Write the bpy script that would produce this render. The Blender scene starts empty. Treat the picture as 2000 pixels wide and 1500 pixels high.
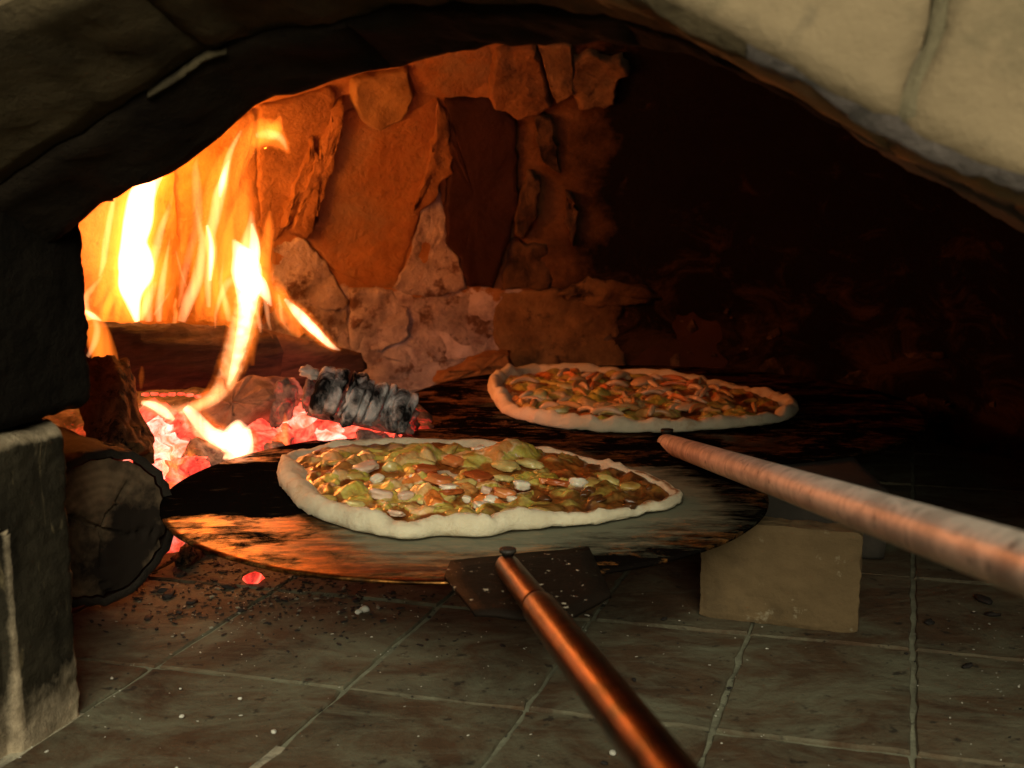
import bpy, bmesh, math, random
import numpy as np
from mathutils import Vector, Matrix, noise
rnd = random.Random(7)
S = bpy.context.scene
C = S.collection
R = math.radians

# ------------------------------------------------------------------ camera
PITCH, FPX, CAMH = R(9.6), 2300.0, 0.33
cd = bpy.data.cameras.new('camera'); cam = bpy.data.objects.new('camera', cd); C.objects.link(cam)
cam.location = (0, 0, CAMH); cam.rotation_euler = (R(90) - PITCH, 0, 0)
cd.sensor_width = 36; cd.lens = FPX / 2000 * 36; cd.clip_start = 0.01; cd.clip_end = 50
cd.dof.use_dof = True; cd.dof.focus_distance = 0.93; cd.dof.aperture_fstop = 13
S.camera = cam
# ------------------------------------------------------------------ world, front light, exposure
W = bpy.data.worlds.new('World'); S.world = W; W.use_nodes = True
W.node_tree.nodes['Background'].inputs[0].default_value = (0.55, 0.6, 0.5, 1)
W.node_tree.nodes['Background'].inputs[1].default_value = 0.012
def lamp(name, kind, loc, power, col, size=0.05, aim=None):
    l = bpy.data.lights.new(name, kind); o = bpy.data.objects.new(name, l); C.objects.link(o)
    l.energy = power; l.color = col; o.location = loc
    if kind == 'AREA':
        l.shape = 'DISK'; l.size = size
        o.rotation_euler = (Vector(aim) - Vector(loc)).to_track_quat('-Z', 'Y').to_euler()
    else: l.shadow_soft_size = size
    return o
FRONT = lamp('front_light', 'AREA', (-0.05, -2.0, 1.75), 124, (1.0, 0.94, 0.70), 2.0, (0, 0.9, 0.1))
FIRE_COL = (1.0, 0.27, 0.022)
lamp('fire_light', 'POINT', (-0.36, 1.40, 0.32), 2.2, FIRE_COL, 0.04)
lamp('fire_light', 'POINT', (-0.40, 1.28, 0.27), 1.35, FIRE_COL, 0.04)
lamp('fire_light', 'POINT', (-0.30, 1.055, 0.076), 0.55, FIRE_COL, 0.02)
lamp('ember_light', 'POINT', (-0.20, 1.27, 0.115), 0.42, (1.0, 0.26, 0.19), 0.04)
S.view_settings.view_transform = 'Standard'; S.view_settings.look = 'None'
S.view_settings.exposure = 0; S.view_settings.gamma = 1
cy = S.cycles
cy.use_denoising = True; cy.max_bounces = 8; cy.diffuse_bounces = 3; cy.glossy_bounces = 3
cy.transparent_max_bounces = 48; cy.volume_bounces = 0; cy.transmission_bounces = 4
cy.sample_clamp_indirect = 2.0; cy.caustics_reflective = False; cy.caustics_refractive = False

# ------------------------------------------------------------------ geometry of the view, used to find places in the world
CAM = Vector((0, 0, CAMH))
FW = Vector((0, math.cos(PITCH), -math.sin(PITCH))); UPV = Vector((0, math.sin(PITCH), math.cos(PITCH)))
def ray(x, y): return FW + Vector((1, 0, 0)) * ((x - 1000) / FPX) - UPV * ((y - 750) / FPX)
def at(x, y, d):                       # the point seen at photo pixel x, y at world distance d
    r = ray(x, y); return CAM + r * (d / r.y)
def on(x, y, z0=0.0, a=0.0, b=0.0, y0=0.0):   # on the plane z = z0 + a x + b (y - y0)
    r = ray(x, y)
    t = (z0 - b * y0 - CAMH) / (r.z - a * r.x - b * r.y)
    return CAM + r * t
TH = R(18.5)
UA = Vector((math.cos(TH), -math.sin(TH), 0)); VA = Vector((math.sin(TH), math.cos(TH), 0))
def uvz(u, v, z): return UA * u + VA * v + Vector((0, 0, z))
def fr(p, s=1.0, octv=4, seed=0):
    return noise.fractal(Vector((p[0] * s + seed * 3.17, p[1] * s + seed * 1.31, p[2] * s)), 0.9, 2.0, octv)

# ------------------------------------------------------------------ object helpers
def obj(name, verts, faces, mat, parent=None, smooth=True, cols=None):
    off = Vector((0, 0, 0)); p = parent
    while p: off += p.location; p = p.parent
    me = bpy.data.meshes.new(name)
    me.from_pydata([tuple(Vector(v) - off) for v in verts], [], faces)
    bm = bmesh.new(); bm.from_mesh(me); bmesh.ops.recalc_face_normals(bm, faces=bm.faces)
    bm.to_mesh(me); bm.free()
    if smooth: me.shade_smooth()
    if cols is not None:
        at_ = me.color_attributes.new('mask', 'FLOAT_COLOR', 'POINT')
        at_.data.foreach_set('color', np.array(cols, dtype=np.float32).ravel())
    if mat: me.materials.append(mat)
    o = bpy.data.objects.new(name, me); C.objects.link(o)
    if parent: o.parent = parent
    return o
def thing(name, label, cat, loc=(0, 0, 0), group=None):
    o = bpy.data.objects.new(name, None); C.objects.link(o); o.location = loc; o.empty_display_size = 0.02
    o['label'] = label; o['category'] = cat
    if group: o['group'] = group
    return o
def tag(o, label=None, cat=None, group=None, kind=None):
    if label: o['label'] = label
    if cat: o['category'] = cat
    if group: o['group'] = group
    if kind: o['kind'] = kind
    return o
def recentre(o):                       # origin of a mesh thing to its base
    me = o.data; n = len(me.vertices); a = np.empty(n * 3); me.vertices.foreach_get('co', a); a = a.reshape(-1, 3)
    c = np.array([a[:, 0].mean(), a[:, 1].mean(), a[:, 2].min()])
    me.vertices.foreach_set('co', (a - c).ravel()); o.location = Vector(c); me.update(); return o
def ico(sub=3):
    bm = bmesh.new(); bmesh.ops.create_icosphere(bm, subdivisions=sub, radius=1)
    bm.verts.ensure_lookup_table()
    v = [x.co.copy() for x in bm.verts]; f = [[w.index for w in q.verts] for q in bm.faces]; bm.free(); return v, f
ICO = {k: ico(k) for k in (1, 2, 3, 4)}
def lump(c, rad, rot=(0, 0, 0), seed=0, amp=0.2, ns=1.5, sub=3, facet=0.0):
    vs, fs = ICO[sub]; from_e = Matrix.Rotation(rot[2], 3, 'Z') @ Matrix.Rotation(rot[1], 3, 'Y') @ Matrix.Rotation(rot[0], 3, 'X')
    out = []
    for v in vs:
        k = 1 + amp * fr(v, ns, 4, seed)
        q = v.copy()
        if facet:                      # squares the ball towards a block
            m = max(abs(q.x), abs(q.y), abs(q.z)); q = q.lerp(q / m * 0.8, facet)
        q = Vector((q.x * rad[0], q.y * rad[1], q.z * rad[2])) * k
        out.append(from_e @ q + Vector(c))
    return out, fs
def loft(rings, close=True, caps=True):
    n = len(rings[0]); v = [p for r in rings for p in r]; f = []
    for i in range(len(rings) - 1):
        for j in range(n if close else n - 1):
            k = (j + 1) % n; f.append((i * n + j, i * n + k, (i + 1) * n + k, (i + 1) * n + j))
    if caps and close:
        f.append(tuple(range(n))[::-1]); f.append(tuple((len(rings) - 1) * n + j for j in range(n)))
    return v, f
def frame(d, up=Vector((0, 0, 1))):
    d = d.normalized(); s = d.cross(up)
    if s.length < 1e-4: s = d.cross(Vector((0, 1, 0)))
    s.normalize(); return d, s, s.cross(d).normalized()
def tube(path, radii, n=24, amp=0.0, ns=40, seed=0, caps=True):
    rings = []
    for i, p in enumerate(path):
        d = path[min(i + 1, len(path) - 1)] - path[max(i - 1, 0)]
        d, s, u = frame(d)
        ring = []
        for j in range(n):
            a = 2 * math.pi * j / n; q = s * math.cos(a) + u * math.sin(a)
            r = radii[i]
            if amp: r *= 1 + amp * fr(p + q * radii[i], ns, 4, seed)
            ring.append(p + q * r)
        rings.append(ring)
    return loft(rings, True, caps)
def sub_path(a, b, n): return [a.lerp(b, i / (n - 1)) for i in range(n)]
def box(o, ex, ey, ez, n=6, amp=0.0015, ch=0.003, seed=0, ns=60):
    """A block from corner o along the three edge vectors, its faces divided, edges worn."""
    bm = bmesh.new(); bmesh.ops.create_cube(bm, size=1)
    bmesh.ops.subdivide_edges(bm, edges=bm.edges[:], cuts=n, use_grid_fill=True)
    lx, ly, lz = ex.length, ey.length, ez.length; out = []
    for v in bm.verts:
        c = v.co; l = (lx, ly, lz); q = [c.x * lx, c.y * ly, c.z * lz]
        inner = [max(-l[i] / 2 + ch, min(l[i] / 2 - ch, q[i])) for i in range(3)]
        dv = Vector([q[i] - inner[i] for i in range(3)])
        if dv.length > ch: dv = dv.normalized() * ch
        q = Vector(inner) + dv
        q = Vector((q.x / lx + .5, q.y / ly + .5, q.z / lz + .5))
        p = o + ex * q.x + ey * q.y + ez * q.z
        nrm = (ex.normalized() * c.x + ey.normalized() * c.y + ez.normalized() * c.z)
        if nrm.length > 0: p = p + nrm.normalized() * amp * (fr(p, ns, 4, seed) - (0.8 if sum(abs(abs(t) - .5) < 1e-5 for t in c) > 1 else 0))
        out.append(p)
    f = [[w.index for w in q.verts] for q in bm.faces]; bm.free(); return out, f
def crom(pts, n, closed=True):
    m = len(pts); out = []
    for i in range(n):
        t = i / n * m if closed else i / (n - 1) * (m - 1)
        k = int(t); u = t - k
        g = (lambda j: pts[j % m]) if closed else (lambda j: pts[max(0, min(m - 1, j))])
        p0, p1, p2, p3 = g(k - 1), g(k), g(k + 1), g(k + 2)
        out.append(0.5 * ((2 * p1) + (p2 - p0) * u + (2 * p0 - 5 * p1 + 4 * p2 - p3) * u * u + (3 * p1 - p0 - 3 * p2 + p3) * u ** 3))
    return out

# ------------------------------------------------------------------ materials
class N:
    def __init__(s, name):
        s.m = bpy.data.materials.new(name); s.m.use_nodes = True; s.t = s.m.node_tree
        s.b = s.t.nodes['Principled BSDF']; s.out = s.t.nodes['Material Output']
        s.co = s.t.nodes.new('ShaderNodeNewGeometry').outputs['Position']
    def nd(s, k, **kw):
        n = s.t.nodes.new('ShaderNode' + k)
        for a, v in kw.items(): setattr(n, a, v)
        return n
    def l(s, a, b): s.t.links.new(a, b)
    def noise(s, sc, det=6, rough=.6, scale3=None, dist=0.0, off=0):
        n = s.nd('TexNoise'); n.inputs['Scale'].default_value = sc; n.inputs['Detail'].default_value = det
        n.inputs['Roughness'].default_value = rough; n.inputs['Distortion'].default_value = dist
        mp = s.nd('Mapping'); mp.inputs['Scale'].default_value = scale3 or (1, 1, 1); mp.inputs['Location'].default_value = (off, off * .7, off * .3)
        s.l(s.co, mp.inputs[0]); s.l(mp.outputs[0], n.inputs['Vector']); return n.outputs['Fac']
    def vor(s, sc, feat='F1', off=0):
        n = s.nd('TexVoronoi', feature=feat); n.inputs['Scale'].default_value = sc
        s.l(s.co, n.inputs['Vector']); return n.outputs['Distance']
    def ramp(s, f, stops):
        r = s.nd('ValToRGB'); e = r.color_ramp.elements
        while len(e) < len(stops): e.new(.5)
        for x, (p, c) in zip(e, stops):
            x.position = p; x.color = (*c, 1) if len(c) == 3 else c
        s.l(f, r.inputs[0]); return r.outputs['Color']
    def mix(s, f, a, b, mode='MIX'):
        m = s.nd('Mix', data_type='RGBA', blend_type=mode)
        for k, x in ((0, f), (6, a), (7, b)):
            if hasattr(x, 'is_linked'): s.l(x, m.inputs[k])
            else: m.inputs[k].default_value = x if k == 0 else (*x, 1)
        return m.outputs[2]
    def math(s, op, a, b=None):
        m = s.nd('Math', operation=op)
        for k, x in enumerate((a, b)):
            if x is None: continue
            if hasattr(x, 'is_linked'): s.l(x, m.inputs[k])
            else: m.inputs[k].default_value = x
        return m.outputs[0]
    def col(s, c):
        if hasattr(c, 'is_linked'): s.l(c, s.b.inputs['Base Color'])
        else: s.b.inputs['Base Color'].default_value = (*c, 1)
        return s
    def set(s, **kw):
        for k, v in kw.items():
            i = s.b.inputs[k.replace('_', ' ')]
            if hasattr(v, 'is_linked'): s.l(v, i)
            else: i.default_value = v
        return s
    def bump(s, h, dist=.002, st=.6):
        b = s.nd('Bump'); b.inputs['Strength'].default_value = st; b.inputs['Distance'].default_value = dist
        s.l(h, b.inputs['Height']); s.l(b.outputs[0], s.b.inputs['Normal']); return s
    def attr(s):
        a = s.nd('Attribute', attribute_name='mask'); sp = s.nd('SeparateColor'); s.l(a.outputs['Color'], sp.inputs[0])
        return sp.outputs
    def grain(s, v, amt): return v
def rough_mat(name, c0, c1, sc=30, rough=.85, bump=.003, spots=None, soot=None, spec=.3):
    n = N(name); f = n.noise(sc, 8, .65); c = n.ramp(f, [(.3, c0), (.7, c1)])
    if spots: c = n.mix(n.ramp(n.noise(spots[1], 6, .7, off=3), [(spots[2], (0, 0, 0)), (spots[2] + .08, (1, 1, 1))]), c, spots[0])
    if soot: c = n.mix(n.ramp(n.noise(soot[1], 7, .65, dist=.6, off=7), [(soot[2] - .1, (0, 0, 0)), (soot[2] + .1, (1, 1, 1))]), c, soot[0])
    n.col(c).set(Roughness=rough, Specular_IOR_Level=spec).bump(n.noise(sc * 5, 8, .7), bump, .7)
    return n.m
def srgb(r, g, b): return tuple(((x / 255 + .055) / 1.055) ** 2.4 if x > 10 else x / 255 / 12.92 for x in (r, g, b))

M_tile = []
for k in range(4):
    n = N('terracotta_floor')
    base = n.ramp(n.noise(9, 6, .6, off=k * 2), [(.3, (.035, .022, .012)), (.52, (.085, .050, .026)), (.72, (.045, .03, .018))])
    dust = n.ramp(n.noise(11, 10, .72, (1, 1.5, 1), .7), [(.42, (0, 0, 0)), (.64, (1, 1, 1))])
    c = n.mix(n.math('MULTIPLY', dust, .9), base, (.15, .15, .098))
    lines = n.ramp(n.noise(60, 6, .7, (.3, 2.2, 1), .3, off=6), [(.55, (0, 0, 0)), (.75, (1, 1, 1))]); c = n.mix(n.math('MULTIPLY', lines, .35), c, (.20, .195, .14))
    fine = n.ramp(n.noise(160, 5, .7), [(.66, (0, 0, 0)), (.74, (1, 1, 1))])
    c = n.mix(n.math('MULTIPLY', fine, .55), c, (.30, .29, .21))
    dk = n.ramp(n.noise(70, 5, .6, off=9), [(.60, (0, 0, 0)), (.68, (1, 1, 1))])
    c = n.mix(n.math('MULTIPLY', dk, .8), c, (.016, .013, .010))
    n.col(c).set(Roughness=.78, Specular_IOR_Level=.25).bump(n.noise(90, 9, .75), .0025, .8)
    M_tile.append(n.m)
M_mortar = rough_mat('dusty_mortar', (.10, .095, .062), (.25, .25, .17), 40, .95, .002, spots=((.025, .022, .018), 45, .58))
M_plaster = rough_mat('facade_plaster', (.195, .143, .080), (.265, .195, .112), 8, .92, .004, spots=((.165, .125, .07), 12, .56), soot=((.13, .10, .06), 48, .68))
M_facadejoint = rough_mat('facade_joint', (.105, .088, .05), (.19, .155, .09), 26, .95, .004)
M_band = rough_mat('worn_arch_edge', (.075, .060, .052), (.16, .13, .112), 30, .9, .003, soot=((.03, .026, .02), 22, .62))
M_sootbrick = rough_mat('soot_brick', (.03, .022, .012), (.115, .085, .045), 20, .9, .008, spots=((.20, .16, .09), 44, .68), spec=.1)
M_sootblack = rough_mat('soot_black', (.004, .0032, .0022), (.011, .0085, .006), 26, .9, .006, spots=((.04, .03, .02), 90, .75), spec=.06)
M_vaultin = rough_mat('soot_vault', (.009, .0065, .0045), (.030, .021, .013), 24, .9, .006, spots=((.07, .05, .03), 60, .72), spec=.08)
M_streak = rough_mat('mortar_streak', (.04, .03, .018), (.15, .115, .06), 45, .95, .003)
M_chip = rough_mat('chipped_mortar', (.25, .22, .15), (.48, .44, .32), 60, .95, .003, soot=((.08, .07, .05), 40, .6))
# oven wall pieces
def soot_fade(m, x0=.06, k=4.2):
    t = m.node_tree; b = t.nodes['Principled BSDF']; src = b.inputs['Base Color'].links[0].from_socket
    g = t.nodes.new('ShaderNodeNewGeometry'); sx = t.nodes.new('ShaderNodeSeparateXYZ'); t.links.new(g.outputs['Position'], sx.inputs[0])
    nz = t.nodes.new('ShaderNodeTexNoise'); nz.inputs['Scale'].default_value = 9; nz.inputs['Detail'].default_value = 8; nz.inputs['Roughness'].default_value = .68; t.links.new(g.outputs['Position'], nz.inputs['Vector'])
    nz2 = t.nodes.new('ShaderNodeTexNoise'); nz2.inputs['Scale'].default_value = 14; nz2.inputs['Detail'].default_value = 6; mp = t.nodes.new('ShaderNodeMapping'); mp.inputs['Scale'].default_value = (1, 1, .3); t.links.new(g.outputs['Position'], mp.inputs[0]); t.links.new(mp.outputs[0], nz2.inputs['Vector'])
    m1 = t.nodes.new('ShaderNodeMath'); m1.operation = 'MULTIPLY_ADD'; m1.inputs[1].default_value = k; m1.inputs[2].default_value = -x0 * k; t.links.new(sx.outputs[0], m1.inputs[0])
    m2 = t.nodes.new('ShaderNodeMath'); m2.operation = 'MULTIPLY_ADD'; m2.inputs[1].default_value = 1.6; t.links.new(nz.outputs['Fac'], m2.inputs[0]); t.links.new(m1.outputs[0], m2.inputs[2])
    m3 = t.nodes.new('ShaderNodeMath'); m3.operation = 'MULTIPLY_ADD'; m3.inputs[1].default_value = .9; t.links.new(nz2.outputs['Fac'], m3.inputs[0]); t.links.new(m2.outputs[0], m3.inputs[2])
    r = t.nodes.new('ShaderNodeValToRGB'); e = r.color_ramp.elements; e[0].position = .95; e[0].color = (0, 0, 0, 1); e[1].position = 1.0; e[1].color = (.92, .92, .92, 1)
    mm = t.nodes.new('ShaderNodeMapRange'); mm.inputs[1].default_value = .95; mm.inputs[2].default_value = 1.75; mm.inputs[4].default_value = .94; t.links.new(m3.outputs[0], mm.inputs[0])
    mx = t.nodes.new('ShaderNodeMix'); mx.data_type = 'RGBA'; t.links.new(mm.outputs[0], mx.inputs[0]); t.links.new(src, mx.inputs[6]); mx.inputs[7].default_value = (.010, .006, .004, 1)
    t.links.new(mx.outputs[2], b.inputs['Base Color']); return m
M_terra = rough_mat('fired_terracotta', (.25, .10, .030), (.48, .225, .075), 12, .8, .010, spots=((.22, .10, .04), 45, .60), soot=((.30, .19, .10), 9, .56))
M_terra2 = rough_mat('rough_terracotta', (.20, .09, .032), (.44, .22, .085), 26, .85, .014, spots=((.10, .05, .025), 30, .64))
M_wplaster = rough_mat('wall_plaster', (.24, .185, .19), (.62, .56, .58), 22, .9, .014, spots=((.17, .10, .08), 22, .54), soot=((.66, .60, .60), 50, .62))
M_wplaster2 = rough_mat('wall_plaster_flaked', (.20, .15, .15), (.60, .53, .54), 30, .9, .014, spots=((.15, .085, .06), 24, .50), soot=((.60, .50, .46), 60, .63))
M_tongue = rough_mat('olive_plaster', (.22, .13, .05), (.36, .23, .10), 20, .9, .005, spots=((.14, .07, .03), 26, .62))
M_speck = rough_mat('pale_speck', (.05, .030, .016), (.15, .095, .055), 60, soot=((.008, .005, .004), 34, .50))
M_brown = rough_mat('scorched_plaster', (.10, .055, .024), (.30, .18, .08), 26, .9, .007, spots=((.045, .025, .012), 26, .58))
M_dark = rough_mat('dim_sooted_terracotta', (.022, .007, .004), (.045, .014, .007), 12, .8, .003)  # soot, with the weak light on the slab also put into the colour
M_flake = rough_mat('sooty_flake', (.05, .026, .012), (.15, .085, .04), 25, .9, .004, soot=((.015, .01, .007), 30, .56))
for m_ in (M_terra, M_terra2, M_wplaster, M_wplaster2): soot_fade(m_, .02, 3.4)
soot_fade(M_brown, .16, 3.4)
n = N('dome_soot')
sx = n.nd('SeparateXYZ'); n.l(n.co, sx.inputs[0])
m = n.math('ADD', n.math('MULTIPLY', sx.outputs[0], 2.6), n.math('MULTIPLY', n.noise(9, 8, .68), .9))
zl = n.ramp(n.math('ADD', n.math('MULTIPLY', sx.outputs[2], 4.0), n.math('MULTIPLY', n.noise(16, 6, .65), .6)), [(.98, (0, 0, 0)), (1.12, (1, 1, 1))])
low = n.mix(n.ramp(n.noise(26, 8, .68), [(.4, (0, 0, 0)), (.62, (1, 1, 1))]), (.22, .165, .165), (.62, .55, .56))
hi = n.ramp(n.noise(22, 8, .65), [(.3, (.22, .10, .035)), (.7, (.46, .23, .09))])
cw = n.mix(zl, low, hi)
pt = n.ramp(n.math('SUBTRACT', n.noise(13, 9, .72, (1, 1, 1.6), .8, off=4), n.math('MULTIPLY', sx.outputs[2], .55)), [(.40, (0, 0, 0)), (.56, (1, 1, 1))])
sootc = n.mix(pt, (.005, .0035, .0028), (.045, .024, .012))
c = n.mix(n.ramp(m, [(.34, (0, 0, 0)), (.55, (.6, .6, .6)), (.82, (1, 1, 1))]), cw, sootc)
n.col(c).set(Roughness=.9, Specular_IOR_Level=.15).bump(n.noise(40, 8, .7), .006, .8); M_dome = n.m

# ------------------------------------------------------------------ oven floor: mortar bed with single tiles
fl = thing('oven_floor', 'brown terracotta tile floor of the oven with pale dusty joints', 'floor'); del fl['category']; fl['kind'] = 'structure'
def quad_sheet(u0, u1, v0, v1, z, nu, nv):
    v = [uvz(u0 + (u1 - u0) * i / nu, v0 + (v1 - v0) * j / nv, z) for j in range(nv + 1) for i in range(nu + 1)]
    f = [(j * (nu + 1) + i, j * (nu + 1) + i + 1, (j + 1) * (nu + 1) + i + 1, (j + 1) * (nu + 1) + i) for j in range(nv) for i in range(nu)]
    return v, f
obj('mortar_bed', *quad_sheet(-1.3, 1.0, -0.1, 2.0, -0.0022, 8, 8), M_mortar, fl)
UL = [-.97, -.85, -.727, -.604, -.481, -.339, -.2165, -.098, .019, .14, .262, .385]
def vl(k, u): return .672 + .166 * k + .066 * (u + .22)
for k in range(-4, 6):
    for i in range(len(UL) - 1):
        g = .0019
        ua, ub = UL[i] + g, UL[i + 1] - g
        pts = [(ua, vl(k, ua) + g), (ub, vl(k, ub) + g), (ub, vl(k + 1, ub) - g), (ua, vl(k + 1, ua) - g)]
        cu = sum(p[0] for p in pts) / 4; cv = sum(p[1] for p in pts) / 4
        dz = rnd.uniform(-.0006, .0006); tl = rnd.uniform(-.006, .006); tv = rnd.uniform(-.004, .004)
        ring = lambda s, z: [uvz(cu + (a - cu) * s, cv + (b - cv) * s, z + dz + (a - cu) * tl + (b - cv) * tv) for a, b in pts]
        # edges with slight wobble
        def edge(s, z, m=12):
            r = []
            for q in range(4):
                a = Vector(pts[q]); b = Vector(pts[(q + 1) % 4])
                for w in range(m):
                    p = a.lerp(b, w / m); p = Vector((cu, cv)).lerp(p, s)
                    j = .0022 * fr((p.x, p.y, k * .1), 55, 4, i)
                    r.append(uvz(p.x + j, p.y + j, z + dz + (p.x - cu) * tl + (p.y - cv) * tv))
            return r
        v, f = loft([edge(1, -.02), edge(1, -.0014), edge(.985, 0)], True, True)
        obj('tile', v, f, M_tile[(i * 3 + k * 5) % 4], fl, smooth=False)

# ------------------------------------------------------------------ oven mouth: facade stones, sooty vault rings, left jamb
V0, V1 = .45, .58
front_px = [(0, 50), (60, 25), (130, 0), (1240, 0), (1340, 60), (1450, 115), (1550, 165), (1640, 220), (1750, 280), (1850, 330), (2000, 390)]
inner_px = [(165, 415), (185, 408), (345, 322), (400, 285), (510, 195), (620, 165), (790, 120), (870, 100), (950, 88), (1100, 80), (1180, 80), (1350, 100), (1450, 140), (1550, 190), (1650, 245), (1740, 298), (1870, 370), (2000, 442)]
def on_v(x, y, v):
    r = ray(x, y); t = (v - CAM.dot(VA)) / r.dot(VA); p = CAM + r * t; return (p.dot(UA), p.z)
FC = [on_v(x, y, V0) for x, y in front_px]
FC = [(-.49, .352)] + FC[:3] + [(-.31, .428), (-.22, .429), (-.155, .417)] + FC[3:] + [(.12, .293), (.18, .262), (.24, .22), (.29, .15), (.30, .05)]
IC = [on_v(x, y, V1) for x, y in inner_px]
IC = [(-.50, .288), (-.47, .303)] + IC[1:] + [(.12, .288), (.18, .255), (.24, .212), (.29, .14), (.30, .05)]
def arc_param(pts):
    L = [0]
    for a, b in zip(pts, pts[1:]): L.append(L[-1] + math.hypot(b[0] - a[0], b[1] - a[1]))
    def g(s):
        s = max(0, min(1, s)) * L[-1]
        for i in range(len(L) - 1):
            if s <= L[i + 1] or i == len(L) - 2:
                t = (s - L[i]) / (L[i + 1] - L[i]); return Vector((pts[i][0] + (pts[i + 1][0] - pts[i][0]) * t, pts[i][1] + (pts[i + 1][1] - pts[i][1]) * t))
    return g
def by_u(pts):                          # common parameter for both curves: the horizontal place
    def g(u):
        if u <= pts[0][0]: return pts[0][1]
        for a, b in zip(pts, pts[1:]):
            if a[0] <= u <= b[0]: return a[1] + (b[1] - a[1]) * (u - a[0]) / max(1e-6, b[0] - a[0])
        return pts[-1][1]
    return g
ZF, ZI = by_u(FC), by_u(IC)
def vz(u, v):
    t = (v - V0) / (V1 - V0); return ZF(u) * (1 - t) + ZI(u) * t
arch = thing('oven_arch', 'pale plastered stone arch of the oven mouth with soot-black underside', 'arch', uvz(-.1, V0, .4))
# vault rings
VSPL = .526
def vault_brick(u0, u1, v0, v1, h, mat, seed, nu=26, nv=8):
    rows_b, rows_t = [], []
    for j in range(nv + 1):
        rb, rt = [], []
        for i in range(nu + 1):
            u = u0 + (u1 - u0) * i / nu; v = v0 + (v1 - v0) * j / nv
            z = vz(u, v) + h
            e = min(i, nu - i) / nu * (u1 - u0); e2 = min(j, nv - j) / nv * (v1 - v0); e = min(e, e2)
            zz = z + .0028 * fr((u, v, z), 45, 5, 2) + .0012 * fr((u, v, z), 160, 3, 2) + (.0014 * max(0, 1 - e / .003))
            vv = v
            if j == nv and v1 >= V1 - .001: vv = v + .004 * fr((u, 0, 0), 40, 4, 2)
            rb.append(uvz(u, vv, zz)); rt.append(uvz(u, vv, z + .035))
        rows_b.append(rb); rows_t.append(rt)
    n_ = nu + 1; v = [p for r in rows_b for p in r] + [p for r in rows_t for p in r]; o_ = n_ * (nv + 1)
    f = []
    for j in range(nv):
        for i in range(nu):
            a = j * n_ + i; f.append((a, a + 1, a + n_ + 1, a + n_)); f.append((o_ + a, o_ + a + n_, o_ + a + n_ + 1, o_ + a + 1))
    rim = [i for i in range(n_)] + [j * n_ + nu for j in range(1, nv + 1)] + [nv * n_ + i for i in range(nu - 1, -1, -1)] + [j * n_ for j in range(nv - 1, 0, -1)]
    for a, b in zip(rim, rim[1:] + rim[:1]): f.append((a, o_ + a, o_ + b, b))
    return obj('vault_brick', v, f, mat, arch)
cuts_o = [-.56, -.335, -.172, -.06, .04, .13, .23, .30]
cuts_i = [-.56, -.26, -.125, -.03, .06, .16, .23, .30]
for a, b in zip(cuts_o, cuts_o[1:]): vault_brick(a + .0002, b - .0002, V0 + .0, VSPL - .0012, 0, M_band if a > -.1 else M_sootbrick, int(a * 100) + 90)
for a, b in zip(cuts_i, cuts_i[1:]): vault_brick(a + .0002, b - .0002, VSPL + .0012, V1, -.0025, M_band if a > -.05 else M_vaultin, int(a * 100) + 190)
obj('mortar', *vault_brick.__globals__['quad_sheet'](-.56, .30, V0 + .002, V1 - .002, 0, 60, 2), M_chip, arch)
mo = arch.children[-1]
for vtx in mo.data.vertices:
    p = vtx.co + arch.location; u = p.dot(UA); v = p.dot(VA); vtx.co.z = vz(u, v) + .004 - arch.location.z
# bright chipped mortar left in the ring joint
for (ua, ub) in ((-.372, -.325),):
    pts = []
    for i in range(30):
        u = ua + (ub - ua) * i / 29; w = .0008 * math.sin(math.pi * (i + .2) / 29.4) * max(.12, .7 + 1.6 * fr((u, 0, 0), 90, 4))
        c = uvz(u, VSPL + .002 * fr((u, 4, 0), 40, 3), vz(u, VSPL) - .0012)
        pts.append([c + VA * w * q[0] + Vector((0, 0, .0018 * q[1])) for q in ((-1, .3), (0, -1), (1, .3), (0, 2))])
    obj('mortar_streak', *loft(pts), M_streak, arch)
# facade stones round the mouth
def facade_stone(s_edges, tlen, mat, seed, name='facade_stone', depth=.0):
    (ua, ub), (ka, kb) = s_edges, depth if isinstance(depth, tuple) else (0, 0)
    nu, nt = 24, 26; rows = []
    for j in range(nt + 1):
        r = []
        t = (j / nt) ** 1.5 * tlen
        for i in range(nu + 1):
            q = i / nu
            ub_, ua_ = ub + kb * t, ua + ka * t
            u0 = ua + (ub - ua) * q; u = ua_ + (ub_ - ua_) * q
            z = ZF(u0) - .002 + t
            e = min(i, nu - i) / nu * (ub - ua); e = min(e, t + .0005)
            bev = .0022 * max(0, 1 - e / .007) ** 2 + .016 * max(0, 1 - t / .010)
            pz = -(.0025 * fr((u, z, 0), 18, 5, seed) + .0012 * fr((u, z, 0), 90, 4, seed)) + bev
            r.append(uvz(u + .005 * fr((u, z, 3), 26, 4, seed) * (abs(q - .5) * 2), V0 - .004 + pz, z + .0015 * fr((u, 2, z), 50, 3, seed) * max(0, 1 - t / .02)))
        rows.append(r)
    n_ = nu + 1
    back = [[p + VA * .12 for p in r] for r in rows]
    v = [p for r in rows for p in r] + [p for r in back for p in r]; o_ = n_ * (nt + 1); f = []
    for j in range(nt):
        for i in range(nu):
            a = j * n_ + i; f.append((a, a + 1, a + n_ + 1, a + n_)); f.append((o_ + a, o_ + a + n_, o_ + a + n_ + 1, o_ + a + 1))
    nv = nt
    rim = [i for i in range(n_)] + [j * n_ + nu for j in range(1, nv + 1)] + [nv * n_ + i for i in range(nu - 1, -1, -1)] + [j * n_ for j in range(nv - 1, 0, -1)]
    for a, b in zip(rim, rim[1:] + rim[:1]): f.append((a, o_ + a, o_ + b, b))
    return obj(name, v, f, mat, arch)
K = .30
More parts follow.
